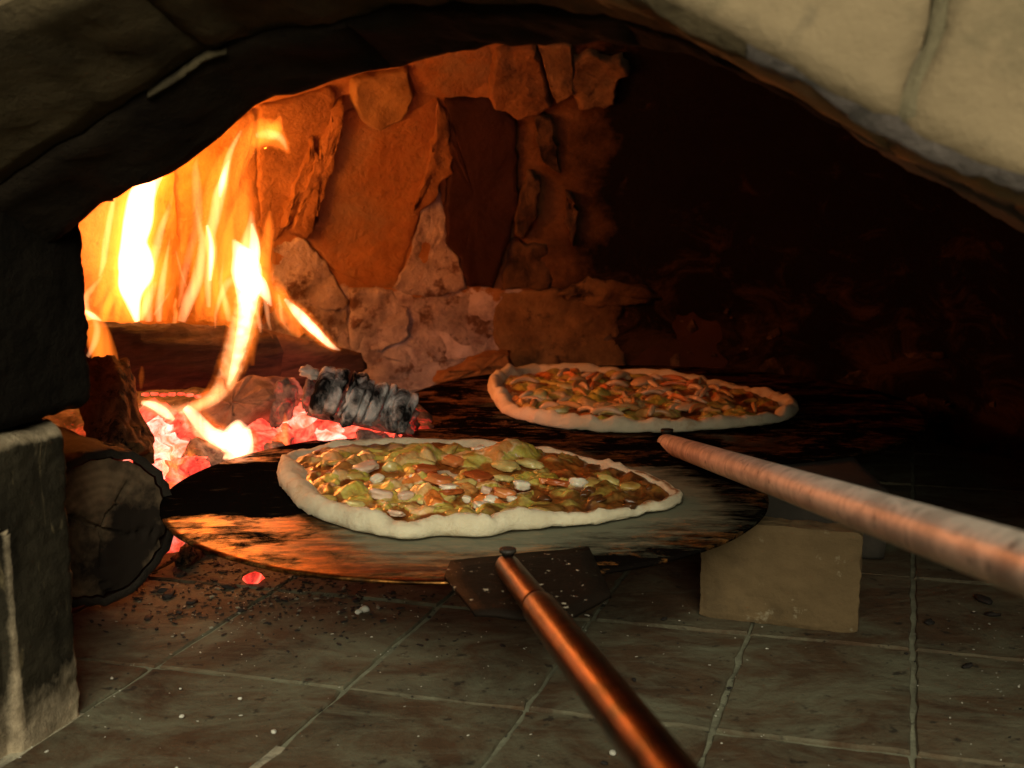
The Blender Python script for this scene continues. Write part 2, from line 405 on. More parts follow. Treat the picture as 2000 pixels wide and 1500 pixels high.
stones = [(-.62, -.335, -.6, -.28), (-.329, -.18, -.28, -.05), (-.174, -.0095, -.05, K), (-.0035, .135, K, .6), (.141, .295, .6, .9)]
for i, (a, b, ka, kb) in enumerate(stones): facade_stone((a, b), .30, M_plaster, 11 + i, depth=(ka, kb))
for i, (a, b, ka, kb) in enumerate(stones[:-1]):
    a2 = stones[i + 1][0]; o = facade_stone((b - .002, a2 + .002), .30, M_facadejoint, 31 + i, 'facade_joint', (kb, kb))
    for q in o.data.vertices: q.co += VA * .0012
# left jamb: two blocks, faces built as relief
def jamb_block(z0, z1, v0, v1, un, mat, seed, recess=None, name='jamb_block', label=None):
    nv, nz = 70, 80; rows = []; cols = []
    for j in range(nz + 1):
        r = []
        for i in range(nv + 1):
            v = v0 + (v1 - v0) * i / nv; z = z0 + (z1 - z0) * j / nz
            h = .0009 * fr((v, z, 0), 35, 5, seed) + .0006 * fr((v, z, 0), 140, 4, seed)
            ev = v1 - v + .002 * fr((0, z, 0), 60, 4, seed); ez = min(z1 - z, (z - z0) if z0 > .02 else 9)
            h -= .010 * max(0, 1 - max(0, ev) / .010) ** 2 + .008 * max(0, 1 - ez / .008) ** 2
            clean = max(0, 1 - ev / .011) * (.5 + .8 * fr((3, z, 1), 45, 3, seed)) + max(0, 1 - ez / .009) * (1 if z0 < .1 else 0)
            clean += max(0, .62 - (z - z0) / .10) * (1 if z0 < .1 else 0)  # light on the foot of the block, painted as a paler base
            if recess:
                rv, rz = recess; zz = z - rz
                edge = rv - (0.03 * max(0, zz + .012) / .012 if zz > -.012 else 0)
                d = v - edge
                if zz < .012:
                    if d < 0: h -= .006 * min(1, -d / .0015)
                    clean += max(0, 1 - abs(d - .0012) / .0022)  # lit rim of the recess, painted in as a pale line
            vv = v + (.004 * fr((z, 5, 0), 38, 4, seed) + .002 * fr((z, 9, 0), 120, 3, seed)) * max(0, 1 - (v1 - v) / .02)
            r.append(uvz(un + h, vv, z + .003 * fr((v, 7, 0), 40, 4, seed) * (max(0, 1 - (z1 - z) / .02) + (max(0, 1 - (z - z0) / .02) if z0 > .02 else 0))))
            cols.append((max(0, min(1, clean)), 0, 0, 1))
        rows.append(r)
    n_ = nv + 1; back = [[p - UA * .12 for p in r] for r in rows]
    v = [p for r in rows for p in r] + [p for r in back for p in r]; o_ = n_ * (nz + 1); f = []
    for j in range(nz):
        for i in range(nv):
            a = j * n_ + i; f.append((a, a + 1, a + n_ + 1, a + n_)); f.append((o_ + a, o_ + a + n_, o_ + a + n_ + 1, o_ + a + 1))
    rim = [i for i in range(n_)] + [j * n_ + nv for j in range(1, nz + 1)] + [nz * n_ + i for i in range(nv - 1, -1, -1)] + [j * n_ for j in range(nz - 1, 0, -1)]
    for a, b in zip(rim, rim[1:] + rim[:1]): f.append((a, o_ + a, o_ + b, b))
    o = obj(name, v, f, mat, arch, cols=cols + cols)
    if label: o['label'] = label
    return o
n = N('jamb_soot')
dirt = n.ramp(n.noise(28, 7, .65), [(.35, (.011, .009, .006)), (.7, (.040, .033, .021))])
a_ = n.attr()
fleck = n.ramp(n.noise(60, 4, .6, (1, 1, .35), .8), [(.60, (0, 0, 0)), (.68, (1, 1, 1))])
c = n.mix(n.math('MULTIPLY', fleck, .7), dirt, (.13, .10, .055))
ck = n.ramp(n.math('ADD', a_[0], n.math('MULTIPLY', n.math('SUBTRACT', n.noise(50, 7, .7), .5), .6)), [(.22, (0, 0, 0)), (.55, (1, 1, 1))])
c = n.mix(ck, c, n.ramp(n.noise(50, 5, .6, off=4), [(.3, (.14, .105, .065)), (.7, (.50, .40, .27))]))
n.col(c).set(Roughness=.9, Specular_IOR_Level=.08).bump(n.noise(120, 8, .7), .003, .8); M_jamb = n.m
jamb_block(-.003, .187, .40, .583, -.4795, M_jamb, 5, recess=(.523, .146), label='sooty lower jamb block with pale chipped top edge')
jamb_block(.192, .34, .40, .612, -.4800, M_sootblack, 6)

# ------------------------------------------------------------------ oven dome
UC, VC, RD, HD, NP = -.30, 1.08, .62, .60, 2.5
def dome_r(z): return RD * max(0, 1 - max(0, (z - .02) / HD) ** NP) ** (1 / NP)
def wall_hit(px, py):
    r = ray(px, py).normalized(); t0, t1 = .6, .6
    def inside(t):
        p = CAM + r * t; du = p.dot(UA) - UC; dv = p.dot(VA) - VC; return math.hypot(du, dv) < dome_r(p.z) and p.z < HD + .02
    t = .75
    while t < 3 and inside(t): t += .05
    lo, hi = t - .05, t
    for _ in range(18):
        m_ = (lo + hi) / 2
        if inside(m_): lo = m_
        else: hi = m_
    p = CAM + r * lo
    o = uvz(UC, VC, .05 if p.z < .25 else .15); nn = (o - p); nn.normalize(); return p, nn
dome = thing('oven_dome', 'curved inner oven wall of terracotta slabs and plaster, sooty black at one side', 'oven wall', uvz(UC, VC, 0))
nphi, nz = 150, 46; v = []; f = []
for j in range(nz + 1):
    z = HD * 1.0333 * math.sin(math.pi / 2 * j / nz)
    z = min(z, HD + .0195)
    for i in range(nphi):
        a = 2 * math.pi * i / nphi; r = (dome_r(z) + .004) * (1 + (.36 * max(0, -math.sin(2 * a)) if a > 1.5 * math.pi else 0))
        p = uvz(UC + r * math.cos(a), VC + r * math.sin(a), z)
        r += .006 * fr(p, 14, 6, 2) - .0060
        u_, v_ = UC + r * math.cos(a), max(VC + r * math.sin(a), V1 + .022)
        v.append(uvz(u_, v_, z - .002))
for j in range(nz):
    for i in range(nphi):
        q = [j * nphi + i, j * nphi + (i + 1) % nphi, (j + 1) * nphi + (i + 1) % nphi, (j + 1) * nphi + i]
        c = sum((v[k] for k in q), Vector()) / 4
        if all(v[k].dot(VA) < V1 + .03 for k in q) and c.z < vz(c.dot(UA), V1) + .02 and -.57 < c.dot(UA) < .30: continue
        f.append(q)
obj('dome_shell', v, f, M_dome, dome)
def wall_patch(name, pix, h, mat, seed=0, rag=2.5, amp=.003, ns=25, label=None, tilt=(0, 0)):
    # closed outline with ragged edges, raised from the wall by h
    m_ = len(pix); cx = sum(p[0] for p in pix) / m_; cy_ = sum(p[1] for p in pix) / m_
    out = []
    for i in range(m_):
        a, b = Vector(pix[i]), Vector(pix[(i + 1) % m_]); L = (b - a).length; k = max(1, int(L / 9))
        nn = Vector((b.y - a.y, a.x - b.x)) / max(L, 1e-6)
        for w in range(k):
            p = a.lerp(b, w / k); p = Vector((cx, cy_)) + (p - Vector((cx, cy_))) * (1 + 5 / max(30, (p - Vector((cx, cy_))).length)); out.append(p + nn * rag * fr((p.x, p.y, 0), .05, 4, seed))
    c0 = Vector((cx, cy_)); rings = []
    ext = max((p - c0).length for p in out)
    e1 = min(.06, 5 / ext); e2 = min(.12, 11 / ext)
    for s, hh in ((1.0, -.010), (1.0, h * .15), (1 - e1 * .5, h * .55), (1 - e1, h * .8), (1 - e2, h), (.84, h), (.7, h), (.55, h), (.4, h), (.26, h), (.12, h)):
        r = []
        for p in out:
            q = c0 + (p - c0) * s; P, nn = wall_hit(q.x, q.y)
            k = hh + ((q.x - cx) * tilt[0] + (q.y - cy_) * tilt[1]) + (amp * fr(P, ns, 5, seed) if hh > 0 else 0)
            r.append(P + nn * k)
        rings.append(r)
    o = obj(name, *loft(rings), mat, dome)
    if label: o['label'] = label
    return o
WP = [
 ('terracotta_slab', [(640,238),(690,215),(780,228),(852,192),(858,240),(838,330),(812,430),(790,500),(768,558),(718,554),(660,528),(622,488),(594,453),(602,400),(616,320)], .012, M_terra, 1.5, .0015, 'large smooth orange terracotta slab'),
 ('terracotta_slab', [(505,205),(640,168),(652,180),(640,235),(600,330),(562,430),(532,470),(505,440),(500,330)], .014, M_terra2, 2, .003, None),
 ('plaster_tongue', [(690,150),(790,128),(802,180),(780,226),(735,248),(702,226),(684,190)], .022, M_tongue, 3, .004, 'hanging tongue of pale plaster'),
 ('terracotta_slab', [(797,112),(955,82),(966,100),(954,181),(880,186),(812,176),(804,150)], .010, M_terra, 2, .002, None),
 ('plaster_lump', [(968,92),(1045,80),(1060,150),(1074,205),(1012,222),(966,208),(955,172)], .024, M_terra2, 4, .007, None),
 ('plaster_lump', [(1050,76),(1114,76),(1122,170),(1088,192),(1066,130)], .028, M_brown, 4, .007, None),
 ('plaster_lump', [(1124,105),(1160,92),(1190,112),(1210,104),(1230,135),(1204,150),(1200,200),(1134,206),(1114,160)], .024, M_brown, 5, .007, None),
 ('mortar_ridge', [(642,212),(664,188),(657,240),(634,330),(612,400),(594,462),(560,446),(580,380),(606,310)], .026, M_terra2, 5, .008, None),
 ('mortar_ridge', [(590,300),(604,262),(612,300),(590,360),(560,430),(542,440),(552,400)], .022, M_terra2, 4, .007, None),
 ('mortar_ridge', [(852,195),(872,215),(877,330),(852,352),(846,390),(826,402),(800,424),(828,330),(848,250)], .020, M_terra2, 5, .008, None),
 ('plaster_patch', [(800,500),(825,405),(852,362),(870,420),(864,470),(892,500),(908,560),(842,577),(790,567),(768,559),(786,525)], .018, M_wplaster, 4, .006, None),
 ('dim_sooty_slab', [(870,192),(958,188),(1006,232),(1008,400),(980,500),(962,556),(908,552),(898,500),(872,470),(870,400),(878,330)], .022, M_dark, 3, .003, 'red slab coloured dark for soot and weak light'),
 ('soot_flake', [(1030,330),(1055,345),(1042,420),(1020,462),(1004,450),(1010,400)], .032, M_flake, 5, .007, None),
 ('soot_flake', [(1108,370),(1124,388),(1126,440),(1116,474),(1106,420)], .028, M_flake, 5, .006, None),
 ('soot_flake', [(1045,216),(1075,225),(1082,270),(1092,332),(1070,322),(1048,270)], .018, M_flake, 5, .006, None),
 ('plaster_patch', [(526,480),(585,466),(632,508),(652,558),(684,588),(670,600),(600,602),(536,562)], .022, M_wplaster, 5, .007, None),
 ('plaster_patch', [(570,602),(674,600),(680,690),(692,724),(640,720),(596,680)], .018, M_wplaster2, 4, .006, None),
 ('plaster_patch', [(682,562),(762,568),(790,600),(796,652),(742,684),(688,684)], .022, M_wplaster, 4, .006, None),
 ('plaster_patch', [(768,578),(842,580),(900,562),(956,565),(962,640),(940,690),(850,700),(806,660),(794,598)], .014, M_wplaster2, 4, .005, None),
 ('plaster_patch', [(690,692),(745,688),(805,664),(850,704),(940,694),(900,735),(850,760),(740,760)], .012, M_wplaster, 4, .005, None),
 ('scorched_patch', [(966,570),(1080,570),(1212,600),(1206,640),(1222,728),(1100,735),(990,715),(966,640)], .014, M_brown, 5, .005, None),
 ('scorched_patch', [(1085,572),(1150,543),(1250,560),(1294,580),(1240,592),(1150,594)], .030, M_brown, 5, .007, None),
 ('scorched_patch', [(1000,470),(1060,480),(1080,520),(1070,562),(980,562),(985,510)], .012, M_flake, 6, .006, None),
 *[('plaster_chip', [(x + r * math.cos(a) * q, y + r * .7 * math.sin(a) * q2) for a, q, q2 in [(k * 1.05, random.Random(i * 9 + k).uniform(.5, 1.2), random.Random(i * 7 + k).uniform(.5, 1.2)) for k in range(6)]], .006, M_speck, 1, .002, None) for i, (x, y, r) in enumerate([(random.Random(k).gauss(1800, 60), random.Random(k + 99).gauss(805, 28), random.Random(k + 50).uniform(3, 8)) for k in range(22)] + [(random.Random(k + 200).uniform(1330, 1560), random.Random(k + 299).uniform(600, 745), random.Random(k + 250).uniform(3, 7)) for k in range(12)])],
 ('plaster_chip', [(1495,705),(1512,700),(1548,762),(1450,762),(1470,740)], .006, M_speck, 4, .003, None),
 ('plaster_chip', [(1620,752),(1680,724),(1704,730),(1694,782),(1650,776)], .006, M_speck, 5, .003, None),
 ('plaster_chip', [(1342,638),(1352,624),(1362,640),(1350,650)], .006, M_speck, 2, .002, None),
 ('plaster_chip', [(1490,656),(1520,640),(1526,654),(1500,664)], .006, M_speck, 2, .002, None),
 ('plaster_chip', [(1310,700),(1326,690),(1330,720),(1314,728)], .006, M_speck, 2, .002, None),
 ('plaster_chip', [(1770,690),(1840,688),(1846,698),(1780,698)], .006, M_speck, 2, .002, None),
 ('plaster_chip', [(1740,780),(1800,775),(1830,810),(1790,840),(1750,820)], .005, M_speck, 6, .002, None),
 ('terracotta_slab', [(140,430),(330,300),(342,500),(330,640),(150,640)], .010, M_terra, 3, .003, None),
 ('terracotta_slab', [(340,300),(490,215),(497,330),(500,440),(524,480),(500,640),(338,640),(350,500)], .010, M_terra2, 3, .004, None),
 ('plaster_patch', [(1220,605),(1300,600),(1420,640),(1440,740),(1240,735)], .007, M_dark, 6, .003, None),
]
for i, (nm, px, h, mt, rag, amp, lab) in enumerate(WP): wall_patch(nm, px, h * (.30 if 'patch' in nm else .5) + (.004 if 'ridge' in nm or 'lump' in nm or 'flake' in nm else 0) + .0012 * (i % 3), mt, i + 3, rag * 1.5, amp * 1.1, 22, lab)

# ------------------------------------------------------------------ fire bed
FC_ = Vector((-.34, 1.20, 0))
def heap_z(x, y):
    m_ = ((x + .33) / .29) ** 2 + ((y - 1.24) / .29) ** 2
    k = max(0, 1 - m_ ** 2.0)
    t = max(0, min(1, (x + .33) / .07)); fy = 1.015 + .04 * t; k *= max(0, min(1, (y - fy) / .035))
    base = (.058 + .088 * (y - 1.0)) * min(1, k * 1.9)
    return base + .010 * fr((x, y, 0), 22, 5, 3) * min(1, k * 3) - .003
def emis_mat(name, stops, sc, st, ash=(.25, .2, .18)):
    n = N(name); f = n.noise(sc, 7, .68, dist=1.2)
    n.col(n.ramp(n.noise(sc * 2, 6, .6), [(.3, (.03, .02, .02)), (.7, ash)])).set(Roughness=.95, Specular_IOR_Level=.1)
    e = n.ramp(f, stops); n.l(e, n.b.inputs['Emission Color']); n.b.inputs['Emission Strength'].default_value = st
    n.bump(n.noise(sc * 3, 8, .7), .004, .8); return n.m
HOT = (1.0, .60, .42); PINK = (1.0, .105, .052); RED = (.60, .020, .012); DRK = (.05, .004, .003)
M_hot = emis_mat('white_hot_ember', [(.28, RED), (.42, PINK), (.56, (1, .32, .24)), (.66, HOT)], 38, 2.8)
M_ember = emis_mat('glowing_ember', [(.32, DRK), (.44, RED), (.55, PINK), (.72, (1, .3, .22))], 40, 1.9)
M_cool = emis_mat('cooling_ember', [(.40, (0, 0, 0)), (.55, DRK), (.66, RED), (.75, PINK)], 55, .8, (.3, .24, .2))
nx, ny = 110, 100; v = []; f = []; x0, x1, y0, y1 = -.66, .02, .93, 1.56
for j in range(ny + 1):
    for i in range(nx + 1):
        x = x0 + (x1 - x0) * i / nx; y = y0 + (y1 - y0) * j / ny; v.append(Vector((x, y, heap_z(x, y))))
f = [(j * (nx + 1) + i, j * (nx + 1) + i + 1, (j + 1) * (nx + 1) + i + 1, (j + 1) * (nx + 1) + i) for j in range(ny) for i in range(nx)]
n = N('ember_bed_glow')
sp = n.nd('SeparateXYZ'); n.l(n.co, sp.inputs[0])
core = n.math('SUBTRACT', 1.0, n.math('ADD', n.math('POWER', n.math('DIVIDE', n.math('ADD', sp.outputs[0], .27), .22), 2.0), n.math('POWER', n.math('DIVIDE', n.math('SUBTRACT', sp.outputs[1], 1.13), .19), 2.0)))
g = n.math('ADD', n.math('MULTIPLY', core, .28), n.noise(45, 7, .68, dist=1.0))
n.col(n.ramp(n.noise(60, 6, .6), [(.3, (.03, .025, .02)), (.7, (.22, .18, .15))])).set(Roughness=.95, Specular_IOR_Level=.1)
n.l(n.ramp(g, [(.46, (0, 0, 0)), (.58, RED), (.70, PINK), (.85, (1, .36, .27))]), n.b.inputs['Emission Color']); n.b.inputs['Emission Strength'].default_value = 1.0
n.bump(n.noise(130, 8, .7), .006, .9)
tag(obj('ember_bed', v, f, n.m), 'bed of glowing red embers and ash under the logs', 'embers', kind='stuff')
g_e = 'glowing embers in the fire bed'
spots = [(305,880,1.06,.020,2),(300,920,1.03,.018,2),(290,850,1.08,.018,2),(330,915,1.03,.014,1),(340,950,1.0,.014,1),(320,965,.99,.012,2),(350,860,1.12,.020,1),(385,880,1.10,.022,1),
 (420,880,1.10,.016,1),(395,905,1.06,.018,0),(370,915,1.04,.014,1),(330,830,1.15,.016,1),(352,845,1.14,.014,0),(300,815,1.17,.014,1),(450,900,1.08,.012,0),
 (505,850,1.16,.018,1),(520,870,1.13,.016,1),(590,840,1.15,.020,2),(615,850,1.13,.022,1),(640,835,1.15,.018,2),(665,845,1.14,.016,2),(690,850,1.13,.018,1),(720,845,1.13,.020,1),(750,850,1.13,.016,1),
 (775,855,1.12,.012,0),(600,810,1.20,.018,1),(570,860,1.12,.012,1),(650,865,1.11,.012,2),(700,830,1.16,.014,2),(168,735,1.10,.014,1),(160,765,1.08,.012,1),(480,890,1.10,.014,1),(545,880,1.1,.012,0),(785,835,1.14,.013,0)]
for i, (px, py, d, r, k) in enumerate(spots):
    rr = random.Random(i); d = max(d, 1.045) if px < 500 and py > 800 else d
    vv, ff = lump(at(px, py, d + .02), (r * rr.uniform(1.1, 1.9), r * rr.uniform(.9, 1.3), r * rr.uniform(.6, 1.0)), (rr.uniform(-.6, .6), rr.uniform(-.6, .6), rr.uniform(0, 3)), i, .45, 1.3, 3, .5)
    tag(recentre(obj('ember', vv, ff, (M_cool, M_ember, M_hot)[k])), 'glowing ember lump among the embers under the logs', 'ember', g_e)
o = recentre(obj('ember', *lump(on(495, 1130, .004), (.009, .006, .005), (0, 0, .3), 77, .3, 1.5, 2), M_ember)); tag(o, 'lone red ember on the floor under the front peel', 'ember', g_e)

# ------------------------------------------------------------------ logs
def wood_mat(name, c0, c1, axis_scale, sc=14, bump=.006, spots=None, rough=.85):
    n = N(name); f = n.noise(sc, 8, .65, axis_scale, .4); c = n.ramp(f, [(.32, c0), (.68, c1)])
    if spots: c = n.mix(n.ramp(n.noise(spots[1], 6, .7, off=3), [(spots[2], (0, 0, 0)), (spots[2] + .08, (1, 1, 1))]), c, spots[0])
    n.col(c).set(Roughness=rough, Specular_IOR_Level=.25).bump(n.noise(sc * 3, 9, .75, axis_scale, .5), bump, 1.0); return n.m
M_char = wood_mat('charred_wood', (.012, .006, .004), (.085, .04, .016), (.25, .6, 3), 34, .012, ((.12, .06, .028), 60, .70))
M_bark = wood_mat('bark', (.035, .016, .007), (.40, .20, .075), (1, 1, .5), 50, .016, ((.012, .008, .005), 45, .53))
M_barkdark = wood_mat('dark_bark', (.015, .012, .009), (.06, .048, .036), (.6, .6, .6), 40, .006)
M_scorch = wood_mat('scorched_wood', (.04, .02, .010), (.17, .09, .045), (.18, .5, 3), 40, .010)
def log_mesh(a, b, ra, rb, seed, n=40, m_=36, amp=.12, ns=16, flat=0):
    rings = []; d, s, u = frame(b - a)
    for i in range(m_ + 1):
        p = a.lerp(b, i / m_); r = ra + (rb - ra) * i / m_
        ring = []
        for j in range(n):
            t = 2 * math.pi * j / n; q = s * math.cos(t) + u * math.sin(t)
            k = 1 + amp * noise.fractal(Vector((q.x * 1.6 + i / m_ * 1.6, q.y * 1.6 + seed, q.z * 1.6)), .9, 2, 5) + amp * .5 * fr(p + q * r, ns * 4, 4, seed)
            if flat: k *= 1 - flat * max(0, math.cos(t - 2.2)) ** 4
            ring.append(p + q * r * k + d * (.008 * fr(q, 2.2, 4, seed + i // m_) if i in (0, m_) else 0))
        rings.append(ring)
    ce = [sum(r, Vector()) / n for r in (rings[0], rings[-1])]
    v, f = loft(rings, True, False); k = len(v); v += ce
    for j in range(n): f.append((k, (j + 1) % n, j)); f.append((k + 1, m_ * n + j, m_ * n + (j + 1) % n))
    return v, f
big = thing('firewood_log', 'big charred log lying across the fire with flames along its top', 'log', at(420, 765, 1.25))
obj('charred_wood', *log_mesh(at(90, 694, 1.15), at(520, 702, 1.33), .036, .034, 1, amp=.16, ns=24), M_char, big)
obj('scorched_end', *log_mesh(at(500, 700, 1.325), at(690, 716, 1.44), .034, .020, 2, amp=.10), M_scorch, big)
rr = random.Random(4)
for i in range(9):          # glowing cracks along its lower edge
    px = 285 + i * 17; obj('glowing_crack', *lump(at(px, 772 + rr.uniform(-3, 3), 1.185 + (px - 285) * .0004), (.0045, .002, .0018), (0, 0, 0), i, .4, 1.5, 2), M_ember, big)
bl = recentre(obj('bark_log', *log_mesh(at(198, 728, 1.07), at(240, 905, .99), .023, .026, 5, amp=.28, ns=22), M_bark))
tag(bl, 'rough brown bark log standing on end beside the pale jamb block', 'log')
# round cut log at the front
cl = thing('cut_log', 'round log with cracked sawn end and dark bark rim beside the pale jamb block', 'log', at(210, 1195, .87))
c0 = at(198, 1032, .87); ax = Vector((-.72, .69, .02)).normalized()
d_, s_, u_ = frame(ax)
rings = []; n_ = 64; RL = .0615
for i in range(15):
    p = c0 + ax * (i / 14 * .2)
    rings.append([p + (s_ * math.cos(t) + u_ * math.sin(t)) * RL * (1 + .05 * fr((math.cos(t), math.sin(t), 0), 1.2, 3, 8) + .05 * fr((math.cos(t) * 3, math.sin(t) * 3, i * .35), 2.2, 4, 8)) for t in [2 * math.pi * j / n_ for j in range(n_)]])
inner = [c0 + (q - c0) * .90 + ax * .001 for q in rings[0]]
rings = [inner] + rings
obj('bark_rim', *loft(rings, True, False), M_barkdark, cl)
v = []; f = []
nr = 26
for i in range(nr + 1):
    for j in range(n_):
        q = inner[j]; k = i / nr
        p = c0 + (q - c0) * k * .975
        t = math.atan2((p - c0).dot(u_), (p - c0).dot(s_)); rr_ = (p - c0).length
        dep = .0008 * fr(p, 120, 4, 2)
        for ca, w in ((2.6, .0016), (-.35, .0011), (.9, .001), (-1.6, .0012)):
            da = (t - ca - .25 * fr((rr_, ca, 0), 30, 3) + math.pi) % (2 * math.pi) - math.pi
            if abs(da) * rr_ < w and abs(da) < 1.2: dep += .005
        v.append(p + ax * (.0012 + dep))
for i in range(nr):
    for j in range(n_): f.append((i * n_ + j, i * n_ + (j + 1) % n_, (i + 1) * n_ + (j + 1) % n_, (i + 1) * n_ + j))
n = N('sawn_end'); tc = n.nd('TexCoord')
mp = n.nd('Mapping'); inv = (c0 - cl.location)
mp.inputs['Location'].default_value = (-inv.x, -inv.y, -inv.z); n.l(tc.outputs['Object'], mp.inputs[0])
ln = n.nd('VectorMath', operation='LENGTH'); n.l(mp.outputs[0], ln.inputs[0])
rw = n.math('ADD', n.math('MULTIPLY', ln.outputs['Value'], 900.0), n.math('MULTIPLY', n.noise(30, 4, .5), 7.0))
rg = n.math('SINE', rw)
c = n.mix(n.math('MULTIPLY', n.math('ADD', rg, 1.0), n.math('MULTIPLY', n.noise(22, 4, .5, off=2), .5)), (.27, .185, .11), (.15, .10, .056))
c = n.mix(n.ramp(n.noise(14, 6, .6), [(.38, (0, 0, 0)), (.56, (1, 1, 1))]), c, (.02, .014, .010))
n.col(c).set(Roughness=.9, Specular_IOR_Level=.2).bump(n.noise(150, 6, .7), .001, .6)
obj('sawn_face', v, f, n.m, cl)
obj('glowing_chip', *lump(at(246, 915, .905), (.005, .004, .009), (0, .3, 0), 3, .3, 1.4, 2, .3), M_ember, cl)
obj('ash_flake', *lump(at(232, 885, .91), (.012, .006, .006), (0, .5, .2), 9, .4, 1.4, 3), M_bark, cl)
# ash covered burnt log broken into segments
sg = thing('burnt_log', 'burnt log split into grey ashy charcoal segments above the red embers', 'log', at(700, 830, 1.15))
n = N('ash_on_char')
f_ = n.noise(38, 8, .65, (1, 1, .5), .5); sp = n.nd('SeparateXYZ'); n.l(n.co, sp.inputs[0])
c = n.ramp(f_, [(.42, (.006, .005, .005)), (.50, (.16, .15, .15)), (.60, (.55, .53, .53))])
n.col(c).set(Roughness=.95, Specular_IOR_Level=.1).bump(n.noise(120, 8, .7), .003, .8)
zz = n.math('MULTIPLY', n.math('SUBTRACT', .108, sp.outputs[2]), 55.0)
M_ash = n.m
A, B = at(612, 758, 1.12), at(806, 806, 1.12); nseg = 9
d_, s_, u_ = frame(B - A)
tpos = [0, .17, .30, .36, .49, .56, .69, .78, .91, 1.0]
for i in range(nseg):
    a = A.lerp(B, tpos[i] + .004); b = A.lerp(B, tpos[i + 1] - .004); r = (.0255 - .006 * i / nseg) * random.Random(i + 3).uniform(.90, 1.12); jit = Vector((random.Random(i).uniform(-.002, .002), random.Random(i + 9).uniform(-.003, .003), random.Random(i + 5).uniform(-.0025, .002))); a = a + jit; b = b + jit * .4
    rings = []; n2 = 34; mm = 8
    for q in range(mm + 1):
        t = q / mm; p = a.lerp(b, t); bul = (1 - (2 * t - 1) ** 6) * .11 + .89
        ring = []
        for j in range(n2):
            w = 2 * math.pi * j / n2; e = s_ * math.cos(w) + u_ * math.sin(w)
            ring.append(p + e * r * bul * (1 + .20 * fr(p + e * r, 55, 5, i) - .10 * (abs(math.sin(w * 2.5 + i * 1.7)) < .12)) + d_ * (.003 * math.sin(w + .5) + .003 * fr(e * r, 90, 3, i)) )
        rings.append(ring)
    obj('char_segment', *loft(rings), M_ash, sg)
obj('glowing_end', *lump(at(603, 770, 1.12), (.006, .012, .017), (0, .2, 0), 5, .3, 1.4, 3), M_cool, sg)
obj('ash_crust', *lump(at(606, 728, 1.12), (.010, .010, .0055), (0, .4, 0), 8, .5, 2, 3), rough_mat('white_ash', (.4, .36, .33), (.62, .56, .52), 60), sg)
obj('glowing_core', *log_mesh(A + Vector((0, 0, -.012)), B + Vector((0, 0, -.010)), .0165, .0135, 4), M_cool, sg)
# split wedge of ashy wood
M_ashwood = wood_mat('ashy_wood', (.15, .085, .05), (.40, .25, .18), (1, 1, 1), 45, .004, ((.06, .035, .025), 60, .62))
def wedge(front, d, back, seed, amp=.004, n=9):
    fr_ = [at(x, y, d + dd) for x, y, dd in front]; ce = sum(fr_, Vector()) / len(fr_)
    out = []
    for i in range(len(fr_)):
        for w in range(n): out.append(fr_[i].lerp(fr_[(i + 1) % len(fr_)], w / n))
    rings = []
    for s, k in ((.04, 0), (.35, 0), (.65, 0), (.9, 0), (1, .002), (1.0, .25), (1, .5), (1, .75), (.97, 1), (.3, 1.02)):
        rings.append([ce + (p - ce) * s + back * k + Vector((fr(p + back * k, 60, 4, seed), fr(p + back * k, 60, 4, seed + 1), fr(p + back * k, 60, 4, seed + 2))) * amp for p in out])
    return loft(rings)
tag(recentre(obj('ashy_wood_chunk', *wedge([(384, 815, 0), (402, 790, .01), (440, 762, .02), (494, 732, .03), (528, 778, .0), (500, 802, 0), (440, 838, -.01)], 1.15, Vector((.03, .07, -.015)), 3), M_ashwood)), 'peaked split wood chunk coated in pinkish ash behind the front flame', 'firewood')
tag(recentre(obj('charcoal_chunk', *lump(at(552, 790, 1.17), (.013, .014, .026), (0, .15, .4), 12, .35, 1.3, 4, .4), M_cool)), 'dark red charcoal chunk standing beside the ashy wood chunk', 'charcoal')
tag(recentre(obj('charcoal_chunk', *lump(at(735, 865, 1.12), (.022, .016, .012), (0, .15, .2), 15, .35, 1.3, 4, .4), M_cool)), 'dull charcoal lump below the burnt segmented log', 'charcoal')
tag(recentre(obj('rubble_stone', *wedge([(842, 745, 0), (880, 722, 0), (960, 692, 0), (992, 690, 0), (1000, 725, 0), (980, 742, 0)], 1.66, Vector((.0, .04, 0)), 9, .006), M_terra2)), 'brown lump of fallen plaster at the foot of the back wall', 'rubble')

